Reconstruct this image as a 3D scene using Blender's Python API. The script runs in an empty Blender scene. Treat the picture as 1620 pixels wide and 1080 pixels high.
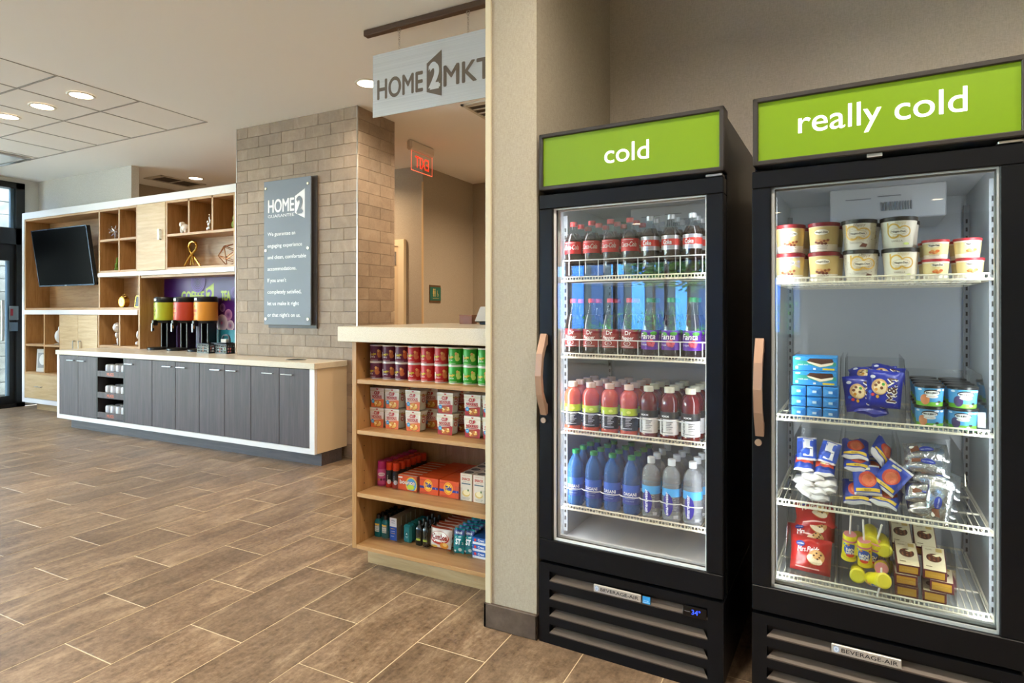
import bpy, math, random
from mathutils import Vector, Matrix
random.seed(7)
R = math.radians
scene = bpy.context.scene
COL = scene.collection

# ------------------------------------------------------------------ camera
CAM_H, YAW = 1.30, 26.92
cd = bpy.data.cameras.new('camera'); cam = bpy.data.objects.new('camera', cd); COL.objects.link(cam)
cam.location = (0, 0, CAM_H); cam.rotation_euler = (R(90), 0, R(YAW))
cd.sensor_width = 36; cd.sensor_fit = 'HORIZONTAL'; cd.lens = 953 / 1620 * 36
cd.shift_y = -48 / 1620; cd.clip_start = .05; cd.clip_end = 200
scene.camera = cam

# ------------------------------------------------------------------ daylight
w = bpy.data.worlds.new('sky'); scene.world = w; w.use_nodes = True
wn = w.node_tree.nodes; sk = wn.new('ShaderNodeTexSky'); sk.sky_type = 'NISHITA'
sk.sun_disc = False; sk.sun_elevation = R(48); sk.sun_rotation = R(160); sk.air_density = 1.0; sk.dust_density = .6
hz = wn.new('ShaderNodeHueSaturation'); hz.inputs['Saturation'].default_value = .62   # hazy sky
w.node_tree.links.new(sk.outputs[0], hz.inputs['Color']); w.node_tree.links.new(hz.outputs[0], wn['Background'].inputs[0]); wn['Background'].inputs[1].default_value = 5.2
sd = bpy.data.lights.new('sun', 'SUN'); sd.energy = 30; sd.angle = R(.6); sd.color = (1, .95, .86)
sun = bpy.data.objects.new('sun', sd); COL.objects.link(sun); sun.rotation_euler = (R(-42), 0, R(18))

scene.view_settings.view_transform = 'Standard'; scene.view_settings.look = 'None'
scene.view_settings.gamma = 1; scene.view_settings.use_curve_mapping = False
scene.view_settings.exposure = 0.24
scene.cycles.max_bounces = 10; scene.cycles.diffuse_bounces = 5; scene.cycles.glossy_bounces = 4
scene.cycles.transmission_bounces = 8; scene.cycles.transparent_max_bounces = 24
scene.cycles.sample_clamp_indirect = 6; scene.cycles.caustics_reflective = False; scene.cycles.caustics_refractive = False
DOWNLIGHT_W, COOLER_W = 10.0, 2.6

# ------------------------------------------------------------------ helpers: materials
def lin(h):
    h = h.lstrip('#'); c = [int(h[i:i+2], 16) / 255 for i in (0, 2, 4)]
    return [x / 12.92 if x <= .04045 else ((x + .055) / 1.055) ** 2.4 for x in c] + [1]
MATS = {}
def P(name, col='#808080', rough=.5, metal=0, spec=.5, emit=None, es=1, trans=0, ior=1.45, coat=0):
    if name in MATS: return MATS[name]
    m = bpy.data.materials.new(name); m.use_nodes = True; b = m.node_tree.nodes['Principled BSDF']
    b.inputs['Base Color'].default_value = lin(col); b.inputs['Roughness'].default_value = rough
    b.inputs['Metallic'].default_value = metal; b.inputs['Specular IOR Level'].default_value = spec
    b.inputs['Transmission Weight'].default_value = trans; b.inputs['IOR'].default_value = ior
    b.inputs['Coat Weight'].default_value = coat
    if emit: b.inputs['Emission Color'].default_value = lin(emit); b.inputs['Emission Strength'].default_value = es
    m.diffuse_color = lin(col); MATS[name] = m; return m
def ink(h, rough=.45): return P('print_' + h.strip('#') + ('' if rough == .45 else '_%d' % (rough*100)), h, rough)
def nodes(m): return m.node_tree.nodes, m.node_tree.links, m.node_tree.nodes['Principled BSDF']
def N(m, kind, **kw):
    n = m.node_tree.nodes.new(kind)
    for k, v in kw.items():
        if k in n.inputs: n.inputs[k].default_value = v
        else: setattr(n, k, v)
    return n
def coords(m, scale=(1, 1, 1), obj_random=True, island=False, src='Position'):
    """world position (or object coords), stretched, shifted per object so that pieces do not repeat"""
    nd, lk, b = nodes(m)
    if src == 'Position': g = N(m, 'ShaderNodeNewGeometry'); out = g.outputs['Position']
    else: g = N(m, 'ShaderNodeTexCoord'); out = g.outputs['Object']
    mp = N(m, 'ShaderNodeVectorMath', operation='MULTIPLY'); mp.inputs[1].default_value = scale
    lk.new(out, mp.inputs[0]); res = mp.outputs[0]; rnd = None
    if obj_random:
        oi = N(m, 'ShaderNodeObjectInfo'); rnd = oi.outputs['Random']
        if island:
            ge = N(m, 'ShaderNodeNewGeometry'); ad = N(m, 'ShaderNodeMath', operation='ADD')
            lk.new(rnd, ad.inputs[0]); lk.new(ge.outputs['Random Per Island'], ad.inputs[1])
            fr = N(m, 'ShaderNodeMath', operation='FRACT'); lk.new(ad.outputs[0], fr.inputs[0]); rnd = fr.outputs[0]
        ml = N(m, 'ShaderNodeMath', operation='MULTIPLY'); ml.inputs[1].default_value = 37; lk.new(rnd, ml.inputs[0])
        av = N(m, 'ShaderNodeVectorMath', operation='ADD'); lk.new(res, av.inputs[0]); lk.new(ml.outputs[0], av.inputs[1]); res = av.outputs[0]
    return res, rnd
def ramp(m, fac, stops):
    r = N(m, 'ShaderNodeValToRGB'); e = r.color_ramp.elements
    e[0].position, e[0].color = stops[0][0], lin(stops[0][1]); e[1].position, e[1].color = stops[-1][0], lin(stops[-1][1])
    for p, c in stops[1:-1]: x = e.new(p); x.color = lin(c)
    m.node_tree.links.new(fac, r.inputs[0]); return r.outputs[0]
def noise(m, vec, scale, detail=4, rough=.55, dist=0):
    n = N(m, 'ShaderNodeTexNoise', Scale=scale, Detail=detail, Roughness=rough, Distortion=dist); m.node_tree.links.new(vec, n.inputs['Vector']); return n.outputs['Fac']
def bump(m, h, strength=.2, dist=.002):
    bp = N(m, 'ShaderNodeBump', Strength=strength, Distance=dist); m.node_tree.links.new(h, bp.inputs['Height']); m.node_tree.links.new(bp.outputs[0], nodes(m)[2].inputs['Normal'])
def mixc(m, fac, a, b, mode='MIX'):
    x = N(m, 'ShaderNodeMix', data_type='RGBA', blend_type=mode); lk = m.node_tree.links
    for i, v in ((0, fac), (6, a), (7, b)):
        if isinstance(v, (int, float)): x.inputs[i].default_value = v
        elif isinstance(v, str): x.inputs[i].default_value = lin(v)
        else: lk.new(v, x.inputs[i])
    return x.outputs[2]
def setc(m, c): m.node_tree.links.new(c, nodes(m)[2].inputs['Base Color'])

def wood(name, a, b, c, scale=(6, 6, .7), rough=.42, rnd=True):
    m = P(name, b, rough); v, r = coords(m, scale, rnd)
    n1 = noise(m, v, 3.5, 6, .6, .6); n2 = noise(m, v, 22, 3, .6)
    f = N(m, 'ShaderNodeMath', operation='MULTIPLY_ADD'); f.inputs[1].default_value = .35; m.node_tree.links.new(n2, f.inputs[0]); m.node_tree.links.new(n1, f.inputs[2])
    setc(m, ramp(m, f.outputs[0], [(.38, a), (.62, b), (.85, c)])); bump(m, n2, .08, .001); return m
def fabric(name, a, b, rough=.85):
    m = P(name, a, rough, spec=.25); v, _ = coords(m, (1, 1, 1), False)
    v2, _ = coords(m, (420, 420, 60), False); v3, _ = coords(m, (70, 70, 420), False)
    n1 = noise(m, v2, 1, 2); n2 = noise(m, v3, 1, 2)
    f = N(m, 'ShaderNodeMath', operation='ADD'); m.node_tree.links.new(n1, f.inputs[0]); m.node_tree.links.new(n2, f.inputs[1])
    h = N(m, 'ShaderNodeMath', operation='MULTIPLY'); h.inputs[1].default_value = .5; m.node_tree.links.new(f.outputs[0], h.inputs[0])
    setc(m, ramp(m, h.outputs[0], [(.36, b), (.62, a)])); bump(m, h.outputs[0], .12, .001); return m

OAK = wood('light_oak_upright', '#8c6237', '#a77c4b', '#b78d5c', (9, 9, .8))
OAKH = wood('light_oak_flat', '#976d40', '#ae8354', '#bb9466', (.8, 9, 9))
OAKP = wood('pale_oak_front', '#a98a60', '#bb9b6e', '#c8ab80', (.7, 9, 9))
GREYW = wood('grey_stained_wood', '#34292a', '#433637', '#524344', (11, 11, .55), .55)
GREYD = wood('grey_toe_kick', '#3d3638', '#4a4244', '#564c4c', (.6, 11, 11), .5)
WALLC = fabric('wall_vinyl', '#aea493', '#9c9282')
WALLB = fabric('wall_vinyl_back', '#bbb0a1', '#aaa092')
WALLG = fabric('wall_vinyl_grey', '#dad6cc', '#c2bdb2')
CEIL = P('ceiling_paint', '#f3f2ee', .9, spec=.2)
WHITE = P('white_laminate', '#e6e2df', .35)
QUARTZ = P('cream_quartz', '#d8cbb4', .18, spec=.5); _v, _ = coords(QUARTZ, (1, 1, 1), False); setc(QUARTZ, ramp(QUARTZ, noise(QUARTZ, _v, 260, 2), [(.35, '#cdbfa6'), (.6, '#ddd1bc')]))
BLACKM = P('black_powder_coat', '#0b0c0f', .34, spec=.25)
BLACKP = P('black_plastic', '#101012', .32)
DARK = P('dark_recess', '#0a0a0a', .7)
STEEL = P('brushed_steel', '#c9c7c4', .28, 1)
CHROME = P('chrome', '#e0e0e0', .12, 1)
GOLD = P('polished_gold', '#d2a24c', .22, 1)
COPPER = P('copper_wire', '#c78a5a', .25, 1)
SHELFW = P('shelf_enamel', '#e3ddc9', .35)
LINER = P('cooler_liner', '#aab0b6', .4)
LINERW = P('freezer_liner', '#bcc1c6', .38)
GASKET = P('pale_gasket', '#dfe2e2', .4)
CARD = P('white_card', '#e9e3d6', .6)

def glass(name, ior=1.5, tint='#ffffff', rough=0.):
    m = bpy.data.materials.new(name); m.use_nodes = True; t = m.node_tree; t.nodes.clear()
    o = t.nodes.new('ShaderNodeOutputMaterial'); mx = t.nodes.new('ShaderNodeMixShader'); tr = t.nodes.new('ShaderNodeBsdfTransparent'); gl = t.nodes.new('ShaderNodeBsdfGlossy')
    f0 = ((ior-1)/(ior+1))**2; lw = t.nodes.new('ShaderNodeLayerWeight'); lw.inputs[0].default_value = .5
    pw = t.nodes.new('ShaderNodeMath'); pw.operation = 'POWER'; pw.inputs[1].default_value = 5; fr = t.nodes.new('ShaderNodeMath'); fr.operation = 'MULTIPLY_ADD'; fr.inputs[1].default_value = 1-f0; fr.inputs[2].default_value = f0
    t.links.new(lw.outputs['Facing'], pw.inputs[0]); t.links.new(pw.outputs[0], fr.inputs[0]); tr.inputs[0].default_value = lin(tint); gl.inputs['Roughness'].default_value = rough
    t.links.new(fr.outputs[0], mx.inputs[0]); t.links.new(tr.outputs[0], mx.inputs[1]); t.links.new(gl.outputs[0], mx.inputs[2]); t.links.new(mx.outputs[0], o.inputs[0])
    MATS[name] = m; return m
DOORGLASS = glass('cooler_door_glass', 1.78)
FREEZEGLASS = glass('freezer_door_glass', 1.55, '#f2f5f4')
PANE = glass('window_glass', 1.5, '#eef6f4')
ACRYL = glass('clear_acrylic', 1.4, '#fbfcfc', .03)
PET = glass('clear_plastic', 1.5, '#eef2f4', .03)
PETBLUE = P('water_in_blue_plastic', '#4f90e2', .06, trans=.66, ior=1.2)
PETCLEAR = P('water_in_clear_plastic', '#e8f1f8', .05, trans=.75, ior=1.2)

# ------------------------------------------------------------------ helpers: geometry
class MB:
    def __init__(s): s.v, s.f, s.m, s.s = [], [], [], []
    def add(s, vs, fs, mi=0, smooth=False):
        o = len(s.v); s.v += [tuple(x) for x in vs]
        for f in fs: s.f.append([o + i for i in f]); s.m.append(mi); s.s.append(smooth)
        return s
    def box(s, x0, x1, y0, y1, z0, z1, mi=0, b=0):
        x0, x1 = min(x0, x1), max(x0, x1); y0, y1 = min(y0, y1), max(y0, y1); z0, z1 = min(z0, z1), max(z0, z1)
        if not b:
            v = [(x, y, z) for z in (z0, z1) for y in (y0, y1) for x in (x0, x1)]
            return s.add(v, [(0, 2, 3, 1), (4, 5, 7, 6), (0, 1, 5, 4), (2, 6, 7, 3), (0, 4, 6, 2), (1, 3, 7, 5)], mi)
        b = min(b, (x1-x0)/2.01, (y1-y0)/2.01, (z1-z0)/2.01)
        v, idx = [], {}
        for i, (X, sx) in enumerate(((x0, 1), (x1, -1))):
            for j, (Y, sy) in enumerate(((y0, 1), (y1, -1))):
                for k, (Z, sz) in enumerate(((z0, 1), (z1, -1))):
                    for a in range(3):
                        idx[i, j, k, a] = len(v); v.append((X + sx*b*(a != 0), Y + sy*b*(a != 1), Z + sz*b*(a != 2)))
        f = []
        for a in range(3):
            o1, o2 = [q for q in range(3) if q != a]
            for e in (0, 1):
                c = []
                for p, q in ((0, 0), (1, 0), (1, 1), (0, 1)):
                    t = [0, 0, 0]; t[a] = e; t[o1] = p; t[o2] = q; c.append(idx[t[0], t[1], t[2], a])
                f.append(c)
        for a in range(3):
            o1, o2 = [q for q in range(3) if q != a]
            for p in (0, 1):
                for q in (0, 1):
                    t0 = [0, 0, 0]; t0[o1] = p; t0[o2] = q; t1 = list(t0); t1[a] = 1
                    f.append([idx[(*t0, o1)], idx[(*t1, o1)], idx[(*t1, o2)], idx[(*t0, o2)]])
        for i in (0, 1):
            for j in (0, 1):
                for k in (0, 1): f.append([idx[i, j, k, a] for a in range(3)])
        return s.add(v, f, mi)
    def lathe(s, prof, n=24, c=(0, 0, 0), mi=0, smooth=True, caps=True):
        v = [(c[0] + r*math.cos(2*math.pi*i/n), c[1] + r*math.sin(2*math.pi*i/n), c[2] + z) for r, z in prof for i in range(n)]
        f = [(j*n+i, j*n+(i+1) % n, (j+1)*n+(i+1) % n, (j+1)*n+i) for j in range(len(prof)-1) for i in range(n)]
        s.add(v, f, mi, smooth)
        if caps: s.add(v[:n], [list(range(n))[::-1]], mi); s.add(v[-n:], [list(range(n))], mi)
        return s
    def cyl(s, c, r, h, axis='z', n=20, mi=0, r2=None):
        r2 = r if r2 is None else r2; t = MB().lathe([(r, 0), (r2, h)], n, mi=mi)
        q = {'z': lambda p: p, 'y': lambda p: (p[0], p[2], -p[1]), 'x': lambda p: (p[2], p[1], -p[0])}[axis]
        for g, m_, sm in zip(t.f, t.m, t.s): pass
        return s.add([tuple(a+b for a, b in zip(q(p), c)) for p in t.v], t.f, mi, True)
    def tube(s, pts, r, n=6, mi=0, closed=False):
        pts = [Vector(p) for p in pts]; L = len(pts); rings = []
        up = None
        for i, p in enumerate(pts):
            a = pts[(i-1) % L] if (closed or i) else p; b = pts[(i+1) % L] if (closed or i < L-1) else p
            d = (b - a).normalized()
            if up is None: up = Vector((0, 0, 1)) if abs(d.z) < .9 else Vector((1, 0, 0))
            x = d.cross(up); x = x.normalized() if x.length > 1e-6 else d.orthogonal().normalized(); y = x.cross(d).normalized(); up = y
            rr = r[i] if isinstance(r, (list, tuple)) else r
            rings += [p + x*rr*math.cos(2*math.pi*k/n) + y*rr*math.sin(2*math.pi*k/n) for k in range(n)]
        f = [(j*n+i, j*n+(i+1) % n, ((j+1) % L)*n+(i+1) % n, ((j+1) % L)*n+i) for j in range(L if closed else L-1) for i in range(n)]
        s.add(rings, f, mi, True)
        if not closed: s.add(rings[:n], [list(range(n))[::-1]], mi); s.add(rings[-n:], [list(range(n))], mi)
        return s
    def prism(s, poly, a0, a1, axis='y', mi=0):
        q = {'x': lambda u, v, a: (a, u, v), 'y': lambda u, v, a: (u, a, v), 'z': lambda u, v, a: (u, v, a)}[axis]; n = len(poly)
        v = [q(u, w_, a0) for u, w_ in poly] + [q(u, w_, a1) for u, w_ in poly]
        return s.add(v, [list(range(n)), list(range(n, 2*n))[::-1]] + [(i, (i+1) % n, n+(i+1) % n, n+i) for i in range(n)], mi)
    def xf(s, M): s.v = [tuple(M @ Vector(p)) for p in s.v]; return s
    def mesh(s, name, mats):
        me = bpy.data.meshes.new(name); me.from_pydata(s.v, [], s.f)
        for m in (mats if isinstance(mats, (list, tuple)) else [mats]): me.materials.append(m)
        if len(me.polygons) == len(s.m):
            me.polygons.foreach_set('material_index', s.m); me.polygons.foreach_set('use_smooth', s.s)
            if any(s.s): me.set_sharp_from_angle(angle=R(38))
        me.update(); return me
    def build(s, name, mats, parent=None, kind=None):
        o = bpy.data.objects.new(name, s.mesh(name, mats)); COL.objects.link(o); o.parent = parent
        if kind: o['kind'] = kind
        return o
def tag(o, label, cat, group=None):
    o['label'] = label; o['category'] = cat
    if group: o['group'] = group
    return o
def thing(name, label, cat, loc=(0, 0, 0), rotz=0, group=None):
    o = bpy.data.objects.new(name, None); COL.objects.link(o); o.empty_display_size = .05
    o.location = loc; o.rotation_euler = (0, 0, rotz); return tag(o, label, cat, group)
def struct(name, mb, mats, parent=None):
    o = mb.build(name, mats, parent); o['kind'] = 'structure'; return o
def dup(root, label, loc, rot=(0, 0, 0), M=None):
    r = root.copy(); COL.objects.link(r); r['label'] = label
    if M is None: r.location = loc; r.rotation_euler = rot
    else: r.matrix_world = M
    def kids(a, b):
        for ch in a.children: c = ch.copy(); COL.objects.link(c); c.parent = b; kids(ch, c)
    kids(root, r); return r
class Kind:
    """first use moves the first built thing, later uses copy it with its parts"""
    def __init__(s, make): s.make, s.o = make, None
    def put(s, label, loc, rot=(0, 0, 0), frame=None):
        if s.o is None: s.o = s.make(); r = s.o; r['label'] = label
        else: r = dup(s.o, label, (0, 0, 0))
        M = Matrix.Translation(loc) @ (Matrix.Rotation(rot[2], 4, 'Z') @ Matrix.Rotation(rot[1], 4, 'Y') @ Matrix.Rotation(rot[0], 4, 'X'))
        if frame is not None: M = frame @ M
        r.location = M.to_translation(); r.rotation_euler = M.to_euler(); return r
ORD = ['first', 'second', 'third', 'fourth', 'fifth', 'sixth', 'seventh', 'eighth', 'ninth', 'tenth']

TXT = {}
def text_tris(s, res=2):
    k = (s, res)
    if k not in TXT:
        c = bpy.data.curves.new('t', 'FONT'); c.body = s; c.size = 1; c.resolution_u = res; c.fill_mode = 'FRONT'
        o = bpy.data.objects.new('t', c); me = o.to_mesh()
        TXT[k] = ([(p.co.x, p.co.y) for p in me.vertices], [list(p.vertices) for p in me.polygons])
        o.to_mesh_clear(); bpy.data.objects.remove(o); bpy.data.curves.remove(c)
    return TXT[k]
class Decal:
    """flat print: coloured shapes and lettering in (u, v), mapped to a surface by fn(u, v, lift)"""
    def __init__(s): s.items = []
    def rect(s, u0, v0, u1, v1, col, n=8, m=2):
        n = max(n, min(40, int(abs(u1-u0)/.004)))
        vs = [(u0+(u1-u0)*i/n, v0+(v1-v0)*j/m) for j in range(m+1) for i in range(n+1)]
        s.items.append((vs, [(j*(n+1)+i, j*(n+1)+i+1, (j+1)*(n+1)+i+1, (j+1)*(n+1)+i) for j in range(m) for i in range(n)], col)); return s
    def ell(s, cu, cv, ru, rv, col, n=20, ring=0., rot=0):
        vs, fs = [], []; rr = [0, .25, .5, .75, 1] if not ring else [ring, 1]
        ca, sa = math.cos(rot), math.sin(rot)
        for q in rr:
            for i in range(n):
                a, b = ru*q*math.cos(2*math.pi*i/n), rv*q*math.sin(2*math.pi*i/n); vs.append((cu+a*ca-b*sa, cv+a*sa+b*ca))
        for j in range(len(rr)-1): fs += [(j*n+i, j*n+(i+1) % n, (j+1)*n+(i+1) % n, (j+1)*n+i) for i in range(n)]
        s.items.append((vs, fs, col)); return s
    def poly(s, pts, col): s.items.append((list(pts), [list(range(len(pts)))], col)); return s
    def text(s, t, u, v, h, col, bold=0, shear=0, rot=0, wide=1, align='c', fit=None):
        vs, fs = text_tris(t, 5 if h > .03 else 3 if h > .012 else 2)
        if not vs: return s
        x0, x1 = min(p[0] for p in vs), max(p[0] for p in vs); k = h / .73
        if fit: wide = (fit - 2*bold*k) / ((x1-x0)*k)
        ox = {'c': (x0+x1)/2, 'l': x0, 'r': x1}[align]; ca, sa = math.cos(rot), math.sin(rot)
        for q, (sx, sy) in enumerate([(0, 0)] + ([(-bold, 0), (bold, 0), (0, -bold), (0, bold)] if bold else [])):   # heavier strokes: shifted copies
            out = []
            for x, y in vs:
                a, b = ((x-ox) + shear*y)*k*wide + sx*k, y*k + sy*k; out.append((u+a*ca-b*sa, v+a*sa+b*ca))
            s.items.append((out, fs, col, .12 if q else 1))
        return s
    def build(s, name, fn, parent, lift=.00012, extra=None):
        mb = MB(); mats, ix = [], {}
        h_ = 0
        for vs, fs, col, *st in s.items:
            h_ += lift*(st[0] if st else 1)
            m = col if not isinstance(col, str) else ink(col)
            if m.name not in ix: ix[m.name] = len(mats); mats.append(m)
            mb.add([fn(u, v, h_) for u, v in vs], fs, ix[m.name])
        return mb.build(name, mats, parent)
def on_front(x0=0, y=0, z0=0): return lambda u, v, l: (x0+u, y-l, z0+v)
def on_cyl(rad, z0=0, taper=0, ang=0): return lambda u, v, l: ((rad+taper*v+l)*math.sin(u/rad+ang), -(rad+taper*v+l)*math.cos(u/rad+ang), z0+v)
# ================================================================== the setting
CH = 3.10                      # ceiling height
XL, XR, YB, YF = -9.70, 2.40, -9.50, 9.0

# ---- floor: recessed grout bed with one object for each tile that shows large
TILE = P('floor_porcelain', '#8a6a4c', .34, spec=.45)
_v, _r = coords(TILE, (3.4, .9, 1), True, True); _n = noise(TILE, _v, 1.9, 8, .66, .9); _n2 = noise(TILE, _v, 15, 6, .75)
_v3, _ = coords(TILE, (1, 1, 1), True, True); _n3 = noise(TILE, _v3, 46, 5, .75)
_f = N(TILE, 'ShaderNodeMath', operation='MULTIPLY_ADD'); _f.inputs[1].default_value = .55; TILE.node_tree.links.new(_n2, _f.inputs[0]); TILE.node_tree.links.new(_n, _f.inputs[2])
_c = ramp(TILE, _f.outputs[0], [(.54, '#452f1b'), (.68, '#61462d'), (.82, '#846648'), (.98, '#b0936f')])
_c = mixc(TILE, .3, _c, ramp(TILE, _n3, [(.32, '#4a321b'), (.68, '#c0a37c')]))
_hs = N(TILE, 'ShaderNodeHueSaturation'); _mr = N(TILE, 'ShaderNodeMapRange'); _mr.inputs['To Min'].default_value = .84; _mr.inputs['To Max'].default_value = 1.1
TILE.node_tree.links.new(_r, _mr.inputs['Value']); TILE.node_tree.links.new(_mr.outputs[0], _hs.inputs['Value']); _hs.inputs['Saturation'].default_value = .84; TILE.node_tree.links.new(_c, _hs.inputs['Color']); setc(TILE, _hs.outputs[0])
_rr = N(TILE, 'ShaderNodeMapRange'); _rr.inputs['To Min'].default_value = .26; _rr.inputs['To Max'].default_value = .46; TILE.node_tree.links.new(_n2, _rr.inputs['Value']); TILE.node_tree.links.new(_rr.outputs[0], nodes(TILE)[2].inputs['Roughness'])
bump(TILE, _n2, .05, .001)
GROUT = P('pale_grout', '#d8c6a4', .8)
floor = struct('floor', MB().box(XL, XR, YB, YF, -.06, -.0010), GROUT)
TW, TL, G = .3057, .6345, .0038
def shown(X, Y):
    u = -math.sin(R(YAW))*X + math.cos(R(YAW))*Y; r = math.cos(R(YAW))*X + math.sin(R(YAW))*Y
    if u < .8: return 0
    px, py = 810 + 953*r/u, 492 + 953*CAM_H/u
    if not (-60 < px < 1680 and py < 1130): return 0
    if Y > 4.05 and X < -3.6: return 0
    if X > -1.2 and Y > 2.2: return 0
    if -2.1 < X < -1.2 and Y > 2.5: return 0
    return 1 / u
cells = []
for k in range(-12, 29):
    x1 = -1.1 - TW*k; x0 = x1 - TW
    if x1 < XL + .05 or x0 > XR: continue
    for j in range(-20, 13):
        y0 = (1.945 if k % 2 == 0 else 2.262) + TL*j; y1 = y0 + TL
        a, b, c, d = max(x0+G/2, XL), min(x1-G/2, XR), max(y0+G/2, YB), min(y1-G/2, YF)
        if b - a > .01 and d - c > .01: cells.append((shown((a+b)/2, (c+d)/2), a, b, c, d))
cells.sort(reverse=True)
shared, rest = {}, MB()
for i, (q, a, b, c, d) in enumerate(cells):
    if i < 298 and q:
        key = (round(b-a, 4), round(d-c, 4))
        if key not in shared: shared[key] = MB().box(-key[0]/2, key[0]/2, -key[1]/2, key[1]/2, -.02, 0, b=.0012).mesh('tile', TILE)
        o = bpy.data.objects.new('tile', shared[key]); COL.objects.link(o); o.location = ((a+b)/2, (c+d)/2, 0); o.parent = floor
    else: rest.box(a, b, c, d, -.02, 0)
rest.build('tile_field', TILE, floor, 'stuff')

# ---- ceiling with a field of lay-in panels
PX1, PY1, PW, PH = -5.182, 3.805, .602, .6335
NPX, NPY = 7, 12
PX0, PY0 = PX1 - NPX*PW, PY1 - NPY*PH
c = MB(); c.box(XL, PX0, YB, YF, CH, CH+.2); c.box(PX1, XR, YB, YF, CH, CH+.2); c.box(PX0, PX1, PY1, YF, CH, CH+.2); c.box(PX0, PX1, YB, PY0, CH, CH+.2); c.box(PX0, PX1, PY0, PY1, CH+.05, CH+.2)
ceiling = struct('ceiling', c, CEIL)
PANELM = P('ceiling_panel_face', '#eeebe6', .95, spec=.1); _v, _ = coords(PANELM, (1, 1, 1), False); bump(PANELM, noise(PANELM, _v, 500, 2), .15, .001)
pm = MB().box(-PW/2+.009, PW/2-.009, -PH/2+.009, PH/2-.009, .004, .03, b=.003).mesh('ceiling_panel', PANELM)
TB = P('panel_grid_metal', '#98938a', .5)
g = MB()
for i in range(NPX+1): g.box(PX1-i*PW-.006, PX1-i*PW+.006, PY0, PY1, CH+.002, CH+.03)
for j in range(NPY+1): g.box(PX0, PX1, PY1-j*PH-.006, PY1-j*PH+.006, CH+.0015, CH+.03)
g.box(PX1-.010, PX1, PY0, PY1, CH-.003, CH+.004); g.box(PX0, PX1, PY1-.010, PY1, CH-.003, CH+.004)
g.build('panel_grid', TB, ceiling)
for i in range(NPX):
    for j in range(NPY):
        o = bpy.data.objects.new('ceiling_panel', pm); COL.objects.link(o); o.location = (PX1-(i+.5)*PW, PY1-(j+.5)*PH, CH); o.parent = ceiling

# ---- walls
wl = MB()      # left wall with the glazed entrance
DY0, DY1, DZ = 1.2, 4.335, 3.04
GY0, GY1, GZ0 = -8.8, 1.0, .35   # unseen glazing added along the left wall for more daylight
wl.box(XL-.2, XL, YB, GY0, 0, CH); wl.box(XL-.2, XL, GY1, DY0, 0, CH); wl.box(XL-.2, XL, GY0, GY1, 0, GZ0); wl.box(XL-.2, XL, GY0, GY1, DZ, CH); wl.box(XL-.2, XL, DY1, 6.2, 0, CH); wl.box(XL-.2, XL, DY0, DY1, DZ, CH)
wall_left = struct('wall_left', wl, WALLG)
wall_back = struct('wall_back', MB().box(XL, -7.56, 4.505, 4.60, 0, CH), WALLG)
wall_recess = struct('wall_recess', MB().box(-8.66, -8.56, 4.60, 6.15, 0, CH), WALLC)
corr = MB(); corr.box(-8.66, -4.36, 6.15, 6.35, 0, CH); corr.box(-4.56, -4.36, 6.35, 7.36, 0, CH); corr.box(-4.56, 0, 7.36, 7.5, 0, CH)
wall_corridor = struct('wall_corridor', corr, WALLC)
struct('wall_market_side', MB().box(-1.217, -.994, 2.172, 7.36, 0, CH), WALLC)
struct('trim_1', MB().box(-1.222, -1.196, 2.163, 2.19, .10, 2.86, b=.002), P('vinyl_corner_guard', '#c9bfa4', .4))
bb = P('brown_tile_base', '#54453a', .45); _v, _ = coords(bb, (1, 1, 1), False); setc(bb, ramp(bb, noise(bb, _v, 14, 5), [(.35, '#453930'), (.7, '#65564a')]))
bs = MB(); bs.box(-1.229, -.986, 2.16, 2.175, 0, .10, b=.003); bs.box(-1.229, -1.215, 2.16, 2.30, 0, .10, b=.003); bs.box(-.996, -.986, 2.16, 3.1, 0, .10, b=.003)
struct('baseboard_market_side', bs, bb)
struct('wall_niche_back', MB().box(-.994, XR+.2, 3.12, 3.3, 0, CH), WALLB)
struct('wall_right', MB().box(XR, XR+.2, YB, 3.12, 0, CH), WALLC)

# ---- tiled column
ST = P('column_stone_tile', '#9a8672', .6); _v, _r = coords(ST, (1, 1, 1), True, src='Object'); _n = noise(ST, _v, 5, 5, .6, 1.2); _n2 = noise(ST, _v, 55, 4, .7)
_vw = N(ST, 'ShaderNodeTexWave', Scale=1.6, Distortion=9, Detail=3); _vw.inputs['Detail Scale'].default_value = .7; ST.node_tree.links.new(_v, _vw.inputs['Vector'])
_c = ramp(ST, _n, [(.3, '#846f5b'), (.6, '#99836c'), (.8, '#a8937b')]); _c = mixc(ST, ramp(ST, _vw.outputs['Fac'], [(.965, '#000000'), (1., '#585858')]), _c, '#cfc0ab'); _c = mixc(ST, .12, _c, ramp(ST, _n2, [(.3, '#6d5a48'), (.7, '#c8b69f')]))
_hs = N(ST, 'ShaderNodeHueSaturation'); _mr = N(ST, 'ShaderNodeMapRange'); _mr.inputs['To Min'].default_value = .86; _mr.inputs['To Max'].default_value = 1.1
ST.node_tree.links.new(_r, _mr.inputs['Value']); ST.node_tree.links.new(_mr.outputs[0], _hs.inputs['Value']); ST.node_tree.links.new(_c, _hs.inputs['Color']); setc(ST, _hs.outputs[0]); bump(ST, _n2, .25, .002)
STG = P('column_grout', '#7b6957', .9)
CX0, CX1, CY0, CY1 = -5.135, -3.596, 4.09, 4.612
column = struct('wall_column', MB().box(CX0+.012, CX1-.012, CY0+.012, CY1-.012, 0, CH), STG)
CRS, BL = .1062, .308
def stone(sx, sy, sz, key={}):
    k = (round(sx, 3), round(sy, 3), round(sz, 3))
    if k not in key: key[k] = MB().box(-sx/2, sx/2, -sy/2, sy/2, -sz/2, sz/2, b=.0008).mesh('stone_tile', ST)
    return key[k]
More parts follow.
